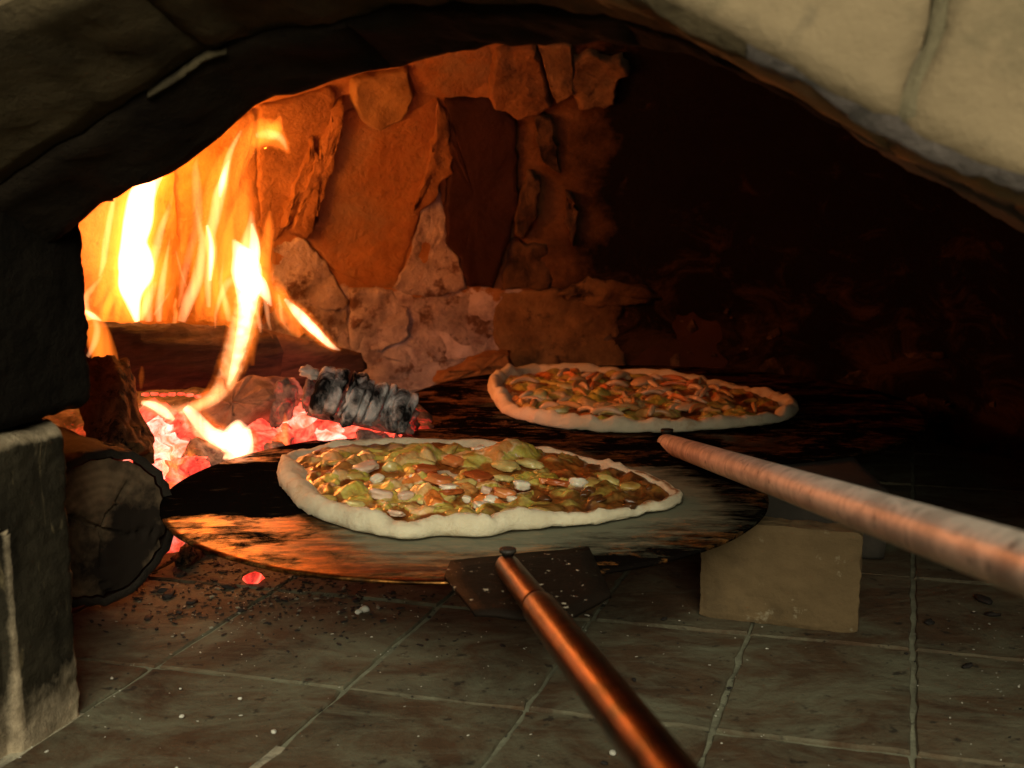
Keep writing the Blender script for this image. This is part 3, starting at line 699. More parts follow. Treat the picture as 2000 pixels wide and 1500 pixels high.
# ------------------------------------------------------------------ fire: flame bodies of glowing gas
def flame_mat(name, col, dens, lo=.3, hi=1.8):
    m_ = bpy.data.materials.new(name); m_.use_nodes = True; t = m_.node_tree; t.nodes.clear()
    out = t.nodes.new('ShaderNodeOutputMaterial'); ev = t.nodes.new('ShaderNodeEmission')
    ev.inputs[0].default_value = (*col, 1)
    gp = t.nodes.new('ShaderNodeNewGeometry'); mp_ = t.nodes.new('ShaderNodeMapping'); mp_.inputs['Scale'].default_value = (1, 1, .09); t.links.new(gp.outputs['Position'], mp_.inputs[0])
    nz_ = t.nodes.new('ShaderNodeTexNoise'); nz_.inputs['Scale'].default_value = 75; nz_.inputs['Detail'].default_value = 2; nz_.inputs['Distortion'].default_value = .6; t.links.new(mp_.outputs[0], nz_.inputs['Vector'])
    mr = t.nodes.new('ShaderNodeMapRange'); mr.inputs[1].default_value = .32; mr.inputs[2].default_value = .68; mr.inputs[3].default_value = dens * lo; mr.inputs[4].default_value = dens * hi
    t.links.new(nz_.outputs['Fac'], mr.inputs[0]); t.links.new(mr.outputs[0], ev.inputs[1]); t.links.new(ev.outputs[0], out.inputs['Volume'])
    tr = t.nodes.new('ShaderNodeBsdfTransparent'); es = t.nodes.new('ShaderNodeEmission'); es.inputs[0].default_value = (*col, 1); es.inputs[1].default_value = .3
    mx = t.nodes.new('ShaderNodeMixShader'); mx.inputs[0].default_value = .01
    t.links.new(tr.outputs[0], mx.inputs[1]); t.links.new(es.outputs[0], mx.inputs[2]); t.links.new(mx.outputs[0], out.inputs['Surface'])
    m_.cycles.emission_sampling = 'NONE'
    return m_
FCOL = (1.0, .30, .022)
F_veil = flame_mat('flame_veil', (1.0, .15, .001), 2.5)
F_soft = flame_mat('flame_soft', (1.0, .18, .014), 62)
F_mid = flame_mat('flame_mid', (1.0, .36, .13), 125)
F_hot = flame_mat('flame_hot', (1.0, .50, .26), 420, .5, 1.5)
fire = thing('fire', 'orange and white wood fire flames licking up around the big log', 'fire', at(420, 770, 1.22))
def flame(pts, d, mat, thick=.8, sm=6, pw=None):
    pw = pw or {'flame_veil': 2.2, 'flame_soft': 2.6, 'flame_mid': 2.6, 'flame_hot': 1.6}[mat.name]; sd = len(fire.children)
    if mat is not F_hot: pts = [(x + 3 * fr((x, y, 0), .02, 3, sd), y, w) for x, y, w in pts]
    P = [Vector((x, y, w)) for x, y, w in pts]; P = crom(P, (len(P) - 1) * sm + 1, False)
    if mat is F_hot and not halo_off[0]: flame([(x, y, w * 1.7 + 3) for x, y, w in pts], d, F_soft, thick * .9, sm)
    rings = []
    for i, p in enumerate(P):
        dd = d(p.y) if callable(d) else d
        q = P[min(i + 1, len(P) - 1)] - P[max(i - 1, 0)]; tl = math.hypot(q.x, q.y) or 1
        nx_, ny_ = -q.y / tl, q.x / tl; w = max(.8, p.z); c = at(p.x, p.y, dd)
        e = at(p.x + nx_ * w, p.y + ny_ * w, dd) - c; dep = Vector((e.normalized().y * 0, 1, 0)) * (w / FPX * dd * thick)
        rings.append([c + e * math.cos(t) + dep * math.copysign(abs(math.sin(t)) ** pw, math.sin(t)) for t in [2 * math.pi * j / 24 for j in range(24)]])
    return obj('flame', *loft(rings), mat, fire)
halo_off = [0]
D1, D2, D3 = 1.34, 1.24, 1.13
# wide dim veils
flame([(330,650,120),(335,560,165),(345,460,160),(370,380,130),(410,300,85),(470,240,50),(500,215,15)], 1.36, F_veil, .5)
flame([(230,640,60),(235,540,75),(250,450,70),(290,370,55),(330,300,30)], 1.35, F_soft, .12)
flame([(450,640,50),(455,560,70),(450,480,72),(445,400,55),(460,320,38),(485,260,34),(510,225,20)], 1.33, F_soft, .12)
# white column
flame([(268,628,6),(260,590,16),(258,560,28),(266,530,36),(264,500,34),(262,470,27),(270,430,30),(277,385,27),(296,348,20),(325,300,12),(345,270,3)], D1, F_hot, .7)
flame([(276,626,5),(284,600,10),(294,575,10),(303,550,4)], D1, F_mid)
flame([(262,626,24),(255,570,44),(258,500,48),(262,430,42),(285,370,34),(320,310,20)], D1 + .01, F_soft, .4)
flame([(194,540,3),(201,512,7),(208,470,8),(214,430,7),(221,392,5),(228,360,2)], D1, F_mid, .8)
flame([(185,600,4),(200,560,14),(208,490,18),(214,430,14),(225,380,6)], D1, F_soft, .5)
# middle wisps
flame([(408,600,5),(407,550,9),(413,500,12),(410,462,12),(420,425,13),(428,380,14),(437,352,11),(448,300,7),(470,255,3)], D1 - .02, F_mid, .8)
flame([(410,548,3),(413,500,6),(412,470,5),(404,440,3)], D1 - .03, F_hot, .8)
flame([(429,385,3),(433,360,7),(440,335,6),(448,312,2)], D1 - .03, F_hot, .6)
flame([(350,600,3),(360,550,7),(370,500,9),(384,440,11),(384,380,12),(382,330,8),(384,310,2)], D1 - .02, F_mid, .35)
flame([(320,625,6),(330,570,16),(345,520,14),(360,470,10),(366,430,4)], D1 + .02, F_soft, .6)
flame([(365,560,2),(352,530,3),(345,490,2)], D1 - .02, F_mid, .7)
flame([(300,615,3),(318,590,4),(340,560,2)], D1 - .02, F_mid, .6)
flame([(412,618,10),(406,570,22),(410,510,30),(416,450,34),(420,390,30),(432,335,22),(452,290,12)], D1 + .0, F_soft, .45)
flame([(440,625,14),(452,570,26),(462,510,34),(470,450,32),(478,400,22),(486,350,10)], D1 - .01, F_soft, .4)
flame([(395,625,8),(388,570,16),(386,510,18),(392,450,16),(396,400,6)], D1 - .01, F_soft, .6)
flame([(285,626,14),(290,595,28),(300,560,30),(318,520,22),(330,480,8)], D1 + .0, F_soft, .5)
flame([(470,590,10),(500,545,26),(522,520,18),(520,470,12),(522,430,5)], 1.30, F_soft, .6)
flame([(500,560,14),(540,585,26),(565,625,22),(590,655,10)], 1.31, F_soft, .5)
rq = random.Random(31)
for i in range(22):
    x0 = rq.uniform(180, 535); yb = 628 + max(0, x0 - 440) * .3; H = rq.uniform(60, 150) if rq.random() < .45 else rq.uniform(150, 330)
    if x0 > 500: H *= .5
    top = max(yb - H, 418 - .62 * (x0 - 175) + 12); H = yb - top; w = rq.uniform(3, 9) + H * .018; lean = rq.uniform(-.02, .22) * H; sway = rq.uniform(-26, 26)
    pts = []
    for k in range(7):
        t = k / 6; pts.append((x0 + lean * t ** 1.6 + sway * math.sin(t * 4.2 + i), yb - H * t, max(1, w * (1.0 - t) ** .7 * (.55 + 1.1 * math.sin(min(1, t * 2.2 + .15) * 1.57)))))
    flame(pts, D1 + rq.uniform(-.03, .05), F_mid if i % 5 == 0 else F_soft, rq.uniform(.35, .9))
# top flag
flame([(440,400,8),(462,340,14),(480,290,22),(505,262,30),(530,262,30),(552,280,17),(566,300,4)], D1 - .04, F_soft, .7)
flame([(494,285,8),(520,262,20),(540,250,16),(548,226,3)], D1 - .05, F_soft, .9)
flame([(500,265,6),(520,262,12),(545,268,9),(562,292,3)], D1 - .05, F_mid, .5)
# right hand main flame in front of the log
dm = lambda y: 1.30 - .17 * max(0, min(1, (y - 560) / 200))
flame([(350,806,8),(392,792,13),(425,768,18),(447,728,24),(463,680,27),(476,630,28),(484,580,27),(483,545,30),(478,515,27),(484,480,20),(492,440,10),(490,412,3)], dm, F_mid, .6)
flame([(446,752,4),(462,705,11),(474,655,14),(482,605,18),(484,560,26),(481,528,31),(474,503,24),(464,484,13),(455,468,3)], lambda y: dm(y) - .02, F_hot, .5)
flame([(482,550,10),(494,505,14),(497,472,10),(492,436,3)], 1.27, F_hot, .5)
flame([(480,540,6),(450,550,10),(435,572,8),(424,610,4),(420,640,2)], 1.28, F_mid, .7)
flame([(484,535,14),(504,553,16),(518,574,11),(530,598,2)], 1.27, F_hot, .5)
flame([(490,535,16),(520,550,22),(548,575,20),(575,610,14),(600,634,9),(640,668,6),(664,684,2)], lambda y: 1.29 + .1 * max(0, (y - 560) / 120), F_soft, .6)
flame([(556,584,3),(580,610,10),(600,631,11),(622,652,9),(645,674,6),(664,684,1.5)], lambda y: 1.29 + .1 * max(0, (y - 560) / 120), F_hot, .7)
flame([(544,575,3),(549,600,5),(552,625,4),(565,645,2)], 1.30, F_mid, .7)
flame([(515,570,3),(520,600,6),(524,630,4),(530,645,1.5)], 1.30, F_mid, .6)
flame([(500,600,3),(505,630,6),(508,650,2)], 1.30, F_mid, .6)
flame([(510,520,14),(520,480,16),(524,440,12),(526,412,4)], 1.31, F_soft, .9)
flame([(470,560,18),(478,600,26),(490,640,22),(492,690,10),(492,714,5)], 1.20, F_soft, .35)
# at the left, in front of the log
flame([(160,600,8),(185,640,24),(200,680,28),(212,715,22),(218,735,10)], 1.12, F_soft, .8)
flame([(165,606,2),(180,616,6),(198,627,2)], 1.16, F_hot, .8)
flame([(170,700,4),(185,670,8),(190,640,8),(180,615,3)], 1.11, F_mid, .5)
flame([(488,540,24),(482,600,34),(466,670,34),(448,725,32),(420,768,22),(378,796,14)], lambda y: dm(y) + .015, F_soft, .55)
# low flames over the embers
flame([(268,800,5),(300,792,11),(340,800,10),(385,792,12),(420,775,6)], 1.14, F_mid, .5)
flame([(276,786,4),(300,792,9),(322,806,10),(340,820,4)], 1.13, F_hot, .6)
flame([(362,795,8),(378,812,13),(395,832,15),(412,848,16),(432,858,17),(450,862,12),(462,866,4)], 1.09, F_hot, .5)
def flame_body(pts, ce, d, T, mat):
    o_ = crom([Vector((x, y, 0)) for x, y in pts], 48); rings = []; ks = [1, .93, .8, .6, .4, .2, .03]
    for sg_, kk in ((-1, ks[::-1]), (1, ks[1:])):
        for k in kk: rings.append([at(ce[0] + (p.x - ce[0]) * k, ce[1] + (p.y - ce[1]) * k, d + sg_ * T * (1 - k * k)) for p in o_])
    return obj('flame', *loft(rings), mat, fire)
flame_body([(412,852),(428,862),(438,838),(462,819),(480,827),(493,845),(495,888),(470,897),(452,886),(430,880)], (463, 862), 1.09, .008, F_hot)
flame([(480,838,10),(478,862,16),(462,882,18),(444,896,12),(428,908,3)], 1.09, F_hot, .4)
flame([(360,800,4),(390,850,10),(415,866,10),(440,872,6)], 1.10, F_mid, .5)
flame([(556,806,2),(558,830,9),(552,856,19),(545,874,24),(540,885,12)], 1.12, F_soft, .9)
flame([(276,760,3),(276,735,7),(276,715,3)], 1.15, F_soft, .3)

# ------------------------------------------------------------------ peels
PL1 = dict(z0=.088, a=.006, b=-.006, y0=.9); PL2 = dict(z0=.072, a=0.0, b=.0, y0=0)
def zpl(P, x, y): return P['z0'] + P['a'] * x + P['b'] * (y - P['y0'])
n = N('peel_steel'); a_ = n.attr()
streak = n.noise(60, 9, .75, (.42, 1.5, 1), .25); rust = n.ramp(n.math('ADD', n.math('MULTIPLY', n.math('SUBTRACT', a_[1], .35), .45), n.noise(18, 10, .76, (.75, 1.4, 1), .5, off=5)), [(.48, (0, 0, 0)), (.58, (1, 1, 1))])
fine_ = n.ramp(n.noise(70, 10, .8, (.5, 1.6, 1), .3, off=12), [(.36, (.012, .006, .003)), (.48, (.11, .047, .013)), (.62, (.48, .20, .05))])
metal = n.mix(rust, fine_, n.ramp(n.noise(90, 6, .7, (.4, 1.6, 1)), [(.60, (.004, .003, .0025)), (.74, (.05, .035, .022))]))
dm_ = n.math('ADD', a_[0], n.math('MULTIPLY', n.math('SUBTRACT', streak, .5), 1.5))
dust = n.ramp(dm_, [(.34, (0, 0, 0)), (.80, (1, 1, 1))])
n.col(n.mix(n.math('MULTIPLY', dust, .8), metal, (.19, .19, .13)))
n.set(Specular_IOR_Level=n.math('MULTIPLY', n.math('SUBTRACT', 1.0, rust), .2), Metallic=n.math('MULTIPLY', n.math('SUBTRACT', 1.0, rust), n.math('SUBTRACT', 1.0, dust)), Roughness=n.math('ADD', n.math('MULTIPLY', dust, .4), n.math('ADD', n.math('MULTIPLY', rust, .4), n.math('ADD', .24, n.math('MULTIPLY', streak, .24)))))
n.bump(n.noise(160, 8, .75, (.4, 1.5, 1)), .0005, .6); M_blade = n.m
n = N('handle_steel')
f_ = n.noise(24, 7, .65, (1, 1, 1), .4); sp_ = n.ramp(n.noise(110, 5, .6, off=4), [(.62, (0, 0, 0)), (.7, (1, 1, 1))])
c = n.ramp(f_, [(.34, (.34, .29, .25)), (.47, (.70, .61, .53)), (.58, (.42, .36, .31)), (.75, (.78, .70, .62))])
c = n.mix(n.math('MULTIPLY', sp_, .8), c, (.05, .04, .03))
n.col(c).set(Metallic=.25, Specular_IOR_Level=.4, Roughness=n.math('ADD', .32, n.math('MULTIPLY', f_, .22))).bump(n.noise(90, 6, .6), .0006, .5); M_handle = n.m
n = N('dark_handle_steel')
f_ = n.noise(24, 7, .65, (1, 1, 1), .4)
c = n.ramp(f_, [(.32, (.008, .005, .004)), (.48, (.12, .05, .024)), (.58, (.035, .018, .012)), (.78, (.17, .09, .055))])
n.col(c).set(Metallic=1.0, Roughness=n.math('ADD', .26, n.math('MULTIPLY', f_, .2))).bump(n.noise(90, 6, .6), .0006, .5); M_handle1 = n.m
n = N('greasy_plate')
sp_ = n.ramp(n.noise(150, 4, .6), [(.64, (0, 0, 0)), (.68, (1, 1, 1))])
n.col(n.mix(n.math('MULTIPLY', sp_, .7), (.010, .007, .005), (.5, .44, .33))).set(Specular_IOR_Level=.04, Roughness=n.math('SUBTRACT', .6, n.math('MULTIPLY', sp_, .2))).bump(n.noise(120, 6, .7), .001, .9); M_neck = n.m
M_edge = M_neck
def blade(cx, cy_, r, P, dustf, parent, seed, scf=lambda x, y: .5):
    na, nr_ = 140, 44; v = []; cols = []; f = []
    for side in (0, 1):
        for i in range(nr_ + 1):
            rr = r * (i / nr_) ** .8
            for j in range(na):
                t = 2 * math.pi * j / na; k = 1 + .006 * fr((math.cos(t), math.sin(t), seed), 1.2, 3)
                x = cx + rr * k * math.cos(t); y = cy_ + rr * k * math.sin(t)
                lift = -.0012 * max(0, (i / nr_ - .9) / .1) + .0005 * fr((x, y, 0), 5, 3, seed)
                v.append(Vector((x, y, zpl(P, x, y) + lift - side * .0022))); cols.append((max(0, min(1, dustf(x, y))), scf(x, y), 0, 1))
    m_ = na * (nr_ + 1)
    for s in (0, 1):
        for i in range(nr_):
            for j in range(na):
                q = [s * m_ + i * na + j, s * m_ + i * na + (j + 1) % na, s * m_ + (i + 1) * na + (j + 1) % na, s * m_ + (i + 1) * na + j]; f.append(q if not s else q[::-1])
    for j in range(na): f.append((nr_ * na + j, nr_ * na + (j + 1) % na, m_ + nr_ * na + (j + 1) % na, m_ + nr_ * na + j))
    return obj('blade', v, f, M_blade, parent, cols=cols)
PZ1 = [(548,928),(551,955),(574,986),(610,1013),(660,1034),(735,1052),(800,1060),(860,1053),(940,1056),(990,1046),(1080,1036),(1180,1026),(1260,1009),(1312,996),(1330,981),(1306,962),(1240,936),(1150,908),(1050,889),(900,877),(760,874),(650,882),(588,895),(556,910)]
PZ2 = [(957,762),(966,790),(992,816),(1060,835),(1160,848),(1260,849),(1330,848),(1430,841),(1512,832),(1556,812),(1530,792),(1440,768),(1330,748),(1200,736),(1060,734),(985,744)]
def plane_pts(px, P): return [on(x, y, P['z0'], P['a'], P['b'], P['y0']) for x, y in px]
O1, O2 = plane_pts(PZ1, PL1), plane_pts(PZ2, PL2)
def poly_d(x, y, poly):               # distance to outline
    best = 9
    for a, b in zip(poly, poly[1:] + poly[:1]):
        ab = Vector((b.x - a.x, b.y - a.y)); ap = Vector((x - a.x, y - a.y)); t = max(0, min(1, ap.dot(ab) / max(1e-9, ab.dot(ab)))); best = min(best, (ap - ab * t).length)
    return best
def dust1(x, y):
    d = poly_d(x, y, O1); k = max(0, 1 - d / .105)
    return k * max(0, min(1, (x + .20) / .12)) * (1.0 if y < 1.0 else .5) * (1 if x < .16 else .8) * .95
def dust2(x, y): return max(0, 1 - poly_d(x, y, O2) / .05) * (.42 if x < .12 else .2)
def handle(name_parent, tip, end, r0, r1, mat, seed, step=.16):
    L = (end - tip).length; p1 = tip.lerp(end, step)
    d = (end - tip).normalized()
    obj('socket', *tube([tip, tip + d * .002] + sub_path(tip + d * .006, p1, 14), [r0 * .8, r0 * .97] + [r0] * 14, 28, .02, 60, seed), mat, name_parent)
    obj('handle', *tube([p1, p1 + d * .001] + sub_path(p1 + d * .004, end, 30), [r0, r1 * .96] + [r1] * 30, 32, .012, 40, seed + 1), mat, name_parent)
# front peel
p1o = thing('pizza_peel', 'front steel pizza peel propped on a brick, carrying the cheesy pizza', 'pizza peel', at(880, 1120, .95), 'pizza peels')
blade(-.037, .940, .2420, PL1, dust1, p1o, 1, lambda x, y: max(0, min(1, 1.8 - abs(y - .925 + .02 * fr((x, y, 0), 14, 4, 3)) / .055)) * max(0, min(1, (-.13 - x + .05 * fr((x, y, 1), 16, 4, 5)) / .05)) + (.55 if y > .9 or x > .02 else .30))
tip1 = on(990, 1132, **PL1) + Vector((0, 0, .009)); end1 = at(1310, 1520, .345)
dirh = (end1 - tip1).normalized()
end1 = end1 + dirh * .22
handle(p1o, tip1, end1, .0078, .0092, M_handle1, 3, .20)
nk = [on(880, 1100, **PL1), on(1150, 1074, **PL1), on(1194, 1166, **PL1), on(1118, 1208, **PL1), on(1030, 1213, **PL1), on(928, 1203, **PL1), on(868, 1130, **PL1)]
def plate(pts, th, n=10):
    out = []
    for i in range(len(pts)):
        for w in range(n):
            q = pts[i].lerp(pts[(i + 1) % len(pts)], w / n); out.append(q + Vector((0, 0, .0006 * fr(q, 60, 3))))
    ce = sum(pts, Vector()) / len(pts)
    return loft([[ce + (p - ce) * s + Vector((0, 0, z)) for p in out] for s, z in ((.05, 0), (.4, 0), (.75, 0), (1, 0), (1, -th), (.5, -th), (.05, -th))])
obj('neck_plate', *plate([p + Vector((0, 0, .0022)) for p in nk], .0025), M_neck, p1o)
M_iron = rough_mat('dark_iron', (.012, .010, .008), (.03, .024, .018), 60, .5, .001)
def rivet(p, r, h, parent):
    v, f = tube([p + Vector((0, 0, -.002)), p, p + Vector((0, 0, h * .7)), p + Vector((0, 0, h * .72)), p + Vector((0, 0, h)), p + Vector((0, 0, h * 1.02))], [r * .7, r * .7, r * .7, r, r, r * .8], 16)
    return obj('rivet', v, f, M_iron, parent)
rivet(tip1 + dirh * .004 + Vector((0, 0, .004)), .0052, .0075, p1o)
# rear peel
p2o = thing('pizza_peel', 'rear steel pizza peel carrying the orange-lit pizza, its pale handle blurred in front', 'pizza peel', at(1200, 880, 1.2), 'pizza peels')
blade(.172, 1.385, .308, PL2, dust2, p2o, 2)
tip2 = on(1300, 884, **PL2) + Vector((0, 0, .0095)); end2 = at(2010, 1104, .335); dir2 = (end2 - tip2).normalized()
handle(p2o, tip2, end2 + dir2 * .20, .0092, .0094, M_handle, 7, .075)
nk2 = [on(1190, 878, **PL2), on(1330, 872, **PL2), on(1370, 925, .074), on(1310, 924, .070), on(1256, 909, .069)]
obj('neck_plate', *plate([p + Vector((0, 0, .0012)) for p in nk2], .0025), M_neck, p2o)
rivet(tip2 + dir2 * .006 + Vector((0, 0, .005)), .0062, .009, p2o)

# ------------------------------------------------------------------ pizzas
def dough_mat(name, c0, c1, brown, sc):
    n = N(name); a_ = n.attr()
    c = n.ramp(n.noise(sc, 6, .6), [(.3, c0), (.7, c1)])
    bf = n.ramp(n.math('ADD', a_[0], n.math('MULTIPLY', n.math('SUBTRACT', n.noise(70, 6, .6), .5), .9)), [(.45, (0, 0, 0)), (.8, (1, 1, 1))])
    c = n.mix(bf, c, brown)
    n.col(c).set(Roughness=.7, Specular_IOR_Level=.25, Subsurface_Weight=.12, Subsurface_Scale=.004)
    n.b.inputs['Subsurface Radius'].default_value = (1, .6, .35)
    fl_ = n.ramp(n.noise(90, 6, .7, off=3), [(.5, (0, 0, 0)), (.66, (1, 1, 1))]); n.col(n.mix(n.math('MULTIPLY', fl_, .35), c, (.50, .40, .26)))
    sc_ = n.ramp(n.noise(38, 8, .72, off=11), [(.55, (0, 0, 0)), (.70, (1, 1, 1))]); n.col(n.mix(n.math('MULTIPLY', sc_, .65), n.b.inputs['Base Color'].links[0].from_socket, (.36, .20, .075)))
    n.bump(n.noise(95, 10, .78), .0032, .8); return n.m
M_dough = dough_mat('pizza_dough', (.56, .49, .34), (.70, .63, .46), (.20, .10, .035), 30)
n = N('melted_topping'); a_ = n.attr(); cellc = n.ramp(a_[2], [(.2, (1, 1, 1)), (.50, (1.0, 1.0, .9)), (.62, (.75, .85, .45)), (.76, (1.15, .95, 1.6)), (.80, (1.3, 1.2, 2.2)), (.955, (1.1, .5, .4)), (.975, (1.2, .45, .35))])
f1 = n.noise(60, 7, .65, dist=.8); f2 = n.noise(35, 6, .6, off=5)
sauce = n.ramp(f2, [(.35, (.13, .030, .006)), (.65, (.33, .12, .022))])
cheese = n.ramp(f1, [(.34, (.34, .20, .035)), (.5, (.48, .38, .085)), (.68, (.58, .50, .18))])
c = n.mix(n.ramp(n.math('ADD', a_[0], n.math('MULTIPLY', n.math('SUBTRACT', f2, .5), 1.0)), [(.28, (0, 0, 0)), (.52, (1, 1, 1))]), sauce, cheese)
c = n.mix(n.ramp(a_[0], [(.3, (0, 0, 0)), (.5, (1, 1, 1))]), c, n.mix(1.0, c, cellc, 'MULTIPLY'))
br = n.ramp(n.math('ADD', a_[1], n.math('MULTIPLY', n.math('SUBTRACT', n.noise(48, 6, .65, off=8), .5), 1.3)), [(.38, (0, 0, 0)), (.58, (.6, .6, .6)), (.80, (1, 1, 1))])
c = n.mix(n.math('MULTIPLY', br, .92), c, n.ramp(f1, [(.38, (.03, .010, .004)), (.62, (.20, .07, .014))]))
n.col(c).set(Roughness=n.math('ADD', .18, n.math('MULTIPLY', f1, .3)), Specular_IOR_Level=.5, Coat_Weight=.5, Coat_Roughness=.12).bump(n.noise(120, 7, .62), .0018, .7); M_top = n.m
def simple(name, c0, c1, sc, rough=.4, sss=.0, spec=.5):
    n = N(name); n.col(n.ramp(n.noise(sc, 5, .6), [(.3, c0), (.7, c1)])).set(Roughness=rough, Specular_IOR_Level=spec, Subsurface_Weight=sss, Subsurface_Scale=.003).bump(n.noise(sc * 3, 6, .6), .0008, .5); return n.m
M_cheese = simple('cheese_lump', (.42, .31, .08), (.60, .51, .22), 70, .30, .1)
M_cheeseb = simple('browned_cheese', (.26, .12, .022), (.50, .38, .11), 60, .32, .05)
M_onion = simple('onion_piece', (.60, .52, .38), (.74, .68, .54), 60, .3, .2)
M_ham = simple('ham_piece', (.48, .13, .035), (.62, .24, .07), 60, .35, .1)
M_pink = simple('pale_ham', (.50, .34, .24), (.62, .46, .34), 60, .35, .15)
M_red = simple('pepper_piece', (.26, .05, .012), (.42, .11, .025), 60, .35)
def pizza(root, outline, P, seed, rimw, rimh, capw, bumps, lowback, brownf, topbrown, hmax):
    N_ = 200; oc = crom(outline, N_, True); ce = sum(oc, Vector()) / N_
    prof = [(.35, .0006), (.06, .0005), (-.02, .0012), (-.10, .18), (-.12, .42), (-.02, .78), (.22, 1.0), (.5, .98), (.78, .82), (1.0, .55), (1.25, .3)]
    rings = []; cols = []
    for k, (inn, hh) in enumerate(prof):
        r = []
        for j, p in enumerate(oc):
            t = oc[(j + 2) % N_] - oc[j - 2]; nn = Vector((-t.y, t.x, 0)).normalized()
            if nn.dot(ce - p) < 0: nn = -nn
            wob = fr((p.x, p.y, 0), 26, 4, seed); wob2 = fr((p.x, p.y, k * .01), 70, 4, seed + 2)
            w = rimw(p) * (1 + .34 * wob); h = rimh(p) * (1 + .45 * fr((p.x, p.y, 4), 34, 4, seed) + .1 * wob2)
            q = p + nn * (inn * w) + nn * (.0018 * wob2 if hh > .01 else 0) + nn * .0016 * fr((p.x, p.y, 1), 40, 3, seed)
            z = zpl(P, q.x, q.y) + .0015 + (h * hh if hh > .01 else hh)
            if hh > .01 and hh < .5: z += .001 * wob2
            und = .0034 * max(0, fr((p.x, p.y, 8), 40, 3, seed)) if k < 3 else 0
            r.append(Vector((q.x, q.y, z + und))); cols.append((brownf(p, inn), 0, 0, 1))
        rings.append(r)
    v, f = loft(rings, True, True); obj('crust', v, f, M_dough, root, cols=cols)
    # topping sheet
    v = []; cols = []; f = []; nr_ = 100
    N2 = N_; N_ = 320; oc = crom(outline, N_, True)
    for i in range(nr_ + 1):
        s = i / nr_
        for j in range(0, N_):
            p = oc[j]; t = oc[(j + 2) % N_] - oc[j - 2]; nn = Vector((-t.y, t.x, 0)).normalized()
            if nn.dot(ce - p) < 0: nn = -nn
            e = p + nn * rimw(p) * 1.0
            q = ce.lerp(e, s); ed = max(0, 1 - s)
            h = rimh(p) * .40 + .0026 * fr((q.x, q.y, 0), 34, 5, seed + 5) + .0028 * max(0, fr((q.x, q.y, 0), 60, 4, seed + 6))
            vd, vp = noise.voronoi(Vector((q.x * 52, q.y * 40, seed)) + Vector((fr(q, 34, 3, 2), fr(q, 34, 3, 3), 0)) * .45); cell = (math.sin(vp[0].x * 12.9 + vp[0].y * 78.2) * 43758.5) % 1
            gl = max(0, 1 - 1.35 * vd[0] ** 2) ** 1.4 * (1 if cell > .24 else 0); h += (.0045 + .0035 * cell) * gl - .001 + .0007 * fr(q, 260, 3, 9)
            for bx, by, bw, bh in bumps:
                d2 = ((q.x - bx) ** 2 + (q.y - by) ** 2) / (bw * bw)
                if d2 < 4: h += bh * math.exp(-d2 * 1.6)
            soft = min(1, (1 - s) / .06); h = min(hmax, h) * (.55 + .45 * soft)
            v.append(Vector((q.x, q.y, zpl(P, q.x, q.y) + .002 + h)))
            cols.append((max(0, min(1, .08 + .25 * fr(q, 30, 3, 12) + .85 * gl + max(0, h - .0065) / .010 * (.35 + .65 * soft) - .35 * max(0, (s - .87) / .13))), max(0, min(1, topbrown(q, s))), cell, 1))
    for i in range(nr_):
        for j in range(N_): f.append((i * N_ + j, i * N_ + (j + 1) % N_, (i + 1) * N_ + (j + 1) % N_, (i + 1) * N_ + j))
    obj('topping', v, f, M_top, root, cols=cols)
    return ce
pz1 = thing('pizza', 'cheese-covered pizza with pale puffy crust and ham and onion chunks on front peel', 'pizza', sum(O1, Vector()) / len(O1))
rr = random.Random(21); bumps = []
def px1(x, y, h=.010): return on(x, y, PL1['z0'] + h, PL1['a'], PL1['b'], PL1['y0'])
for (x, y, w, h) in [(820,895,.026,.013),(760,905,.018,.009),(980,895,.030,.013),(1010,885,.022,.010),(1080,900,.022,.008),(720,895,.016,.007),(900,900,.014,.004),(700,905,.015,.004),(840,970,.016,.005),(690,960,.013,.005),(760,1000,.014,.005),(870,1000,.014,.005),(950,1000,.014,.004),(1100,985,.016,.004),(1180,950,.018,.004),(1080,925,.016,.005),(1230,970,.015,.004),(640,950,.012,.004)]:
    p = px1(x, y); bumps.append((p.x, p.y, w, h))
for _ in range(40):
    a = rr.uniform(0, 6.28); q = rr.uniform(.1, .8); c_ = sum(O1, Vector()) / len(O1); p = c_.lerp(O1[rr.randrange(len(O1))], q); bumps.append((p.x, p.y, rr.uniform(.006, .012), rr.uniform(.001, .004)))
def brown1(p, inn): 
    k = max(0, min(1, (p.x + .03) / .07)) * (1 if p.y < .95 else .3) * (max(0, 1 - abs(inn - .45) / .5))
    return k * .95
def tb1(q, s): return max(0, min(1, (q.x + .03) / .12)) * .66 * (1.15 if q.y < .90 else .75) + (.32 if s > .88 else 0) + .02 + (.20 if q.y < .87 else 0) + .30 * max(0, fr(q, 22, 4, 8)) + (.30 * max(0, min(1, (-.10 - q.x) / .04)) if q.x < -.10 else 0)
pizza(pz1, O1, PL1, 4, lambda p: (.0165 - .0075 * max(0, min(1, (p.x - .0) / .08))) * (1 if p.y < .98 else .6), lambda p: (.0135 if p.x < .0 else max(.007, .0135 - (p.x - .0) * .055)) * (1 if p.y < .99 else .6), .0, bumps, 0, brown1, tb1, .030)
def chunk(name, root, x, y, w, hpx, mat, P, lift, seed, facet=.6, dz=.6):
    p = on(x, y, P['z0'] + lift, P['a'], P['b'], P['y0']); sc = p.y / FPX / math.cos(PITCH)
    rr = random.Random(seed)
    obj(name, *lump(p, (w * sc, w * sc * rr.uniform(.6, .9), hpx * sc * dz + .0012), (rr.uniform(-.25, .25), rr.uniform(-.25, .25), rr.uniform(-.8, .8)), seed, .28, 1.3, 3, facet), mat, root)
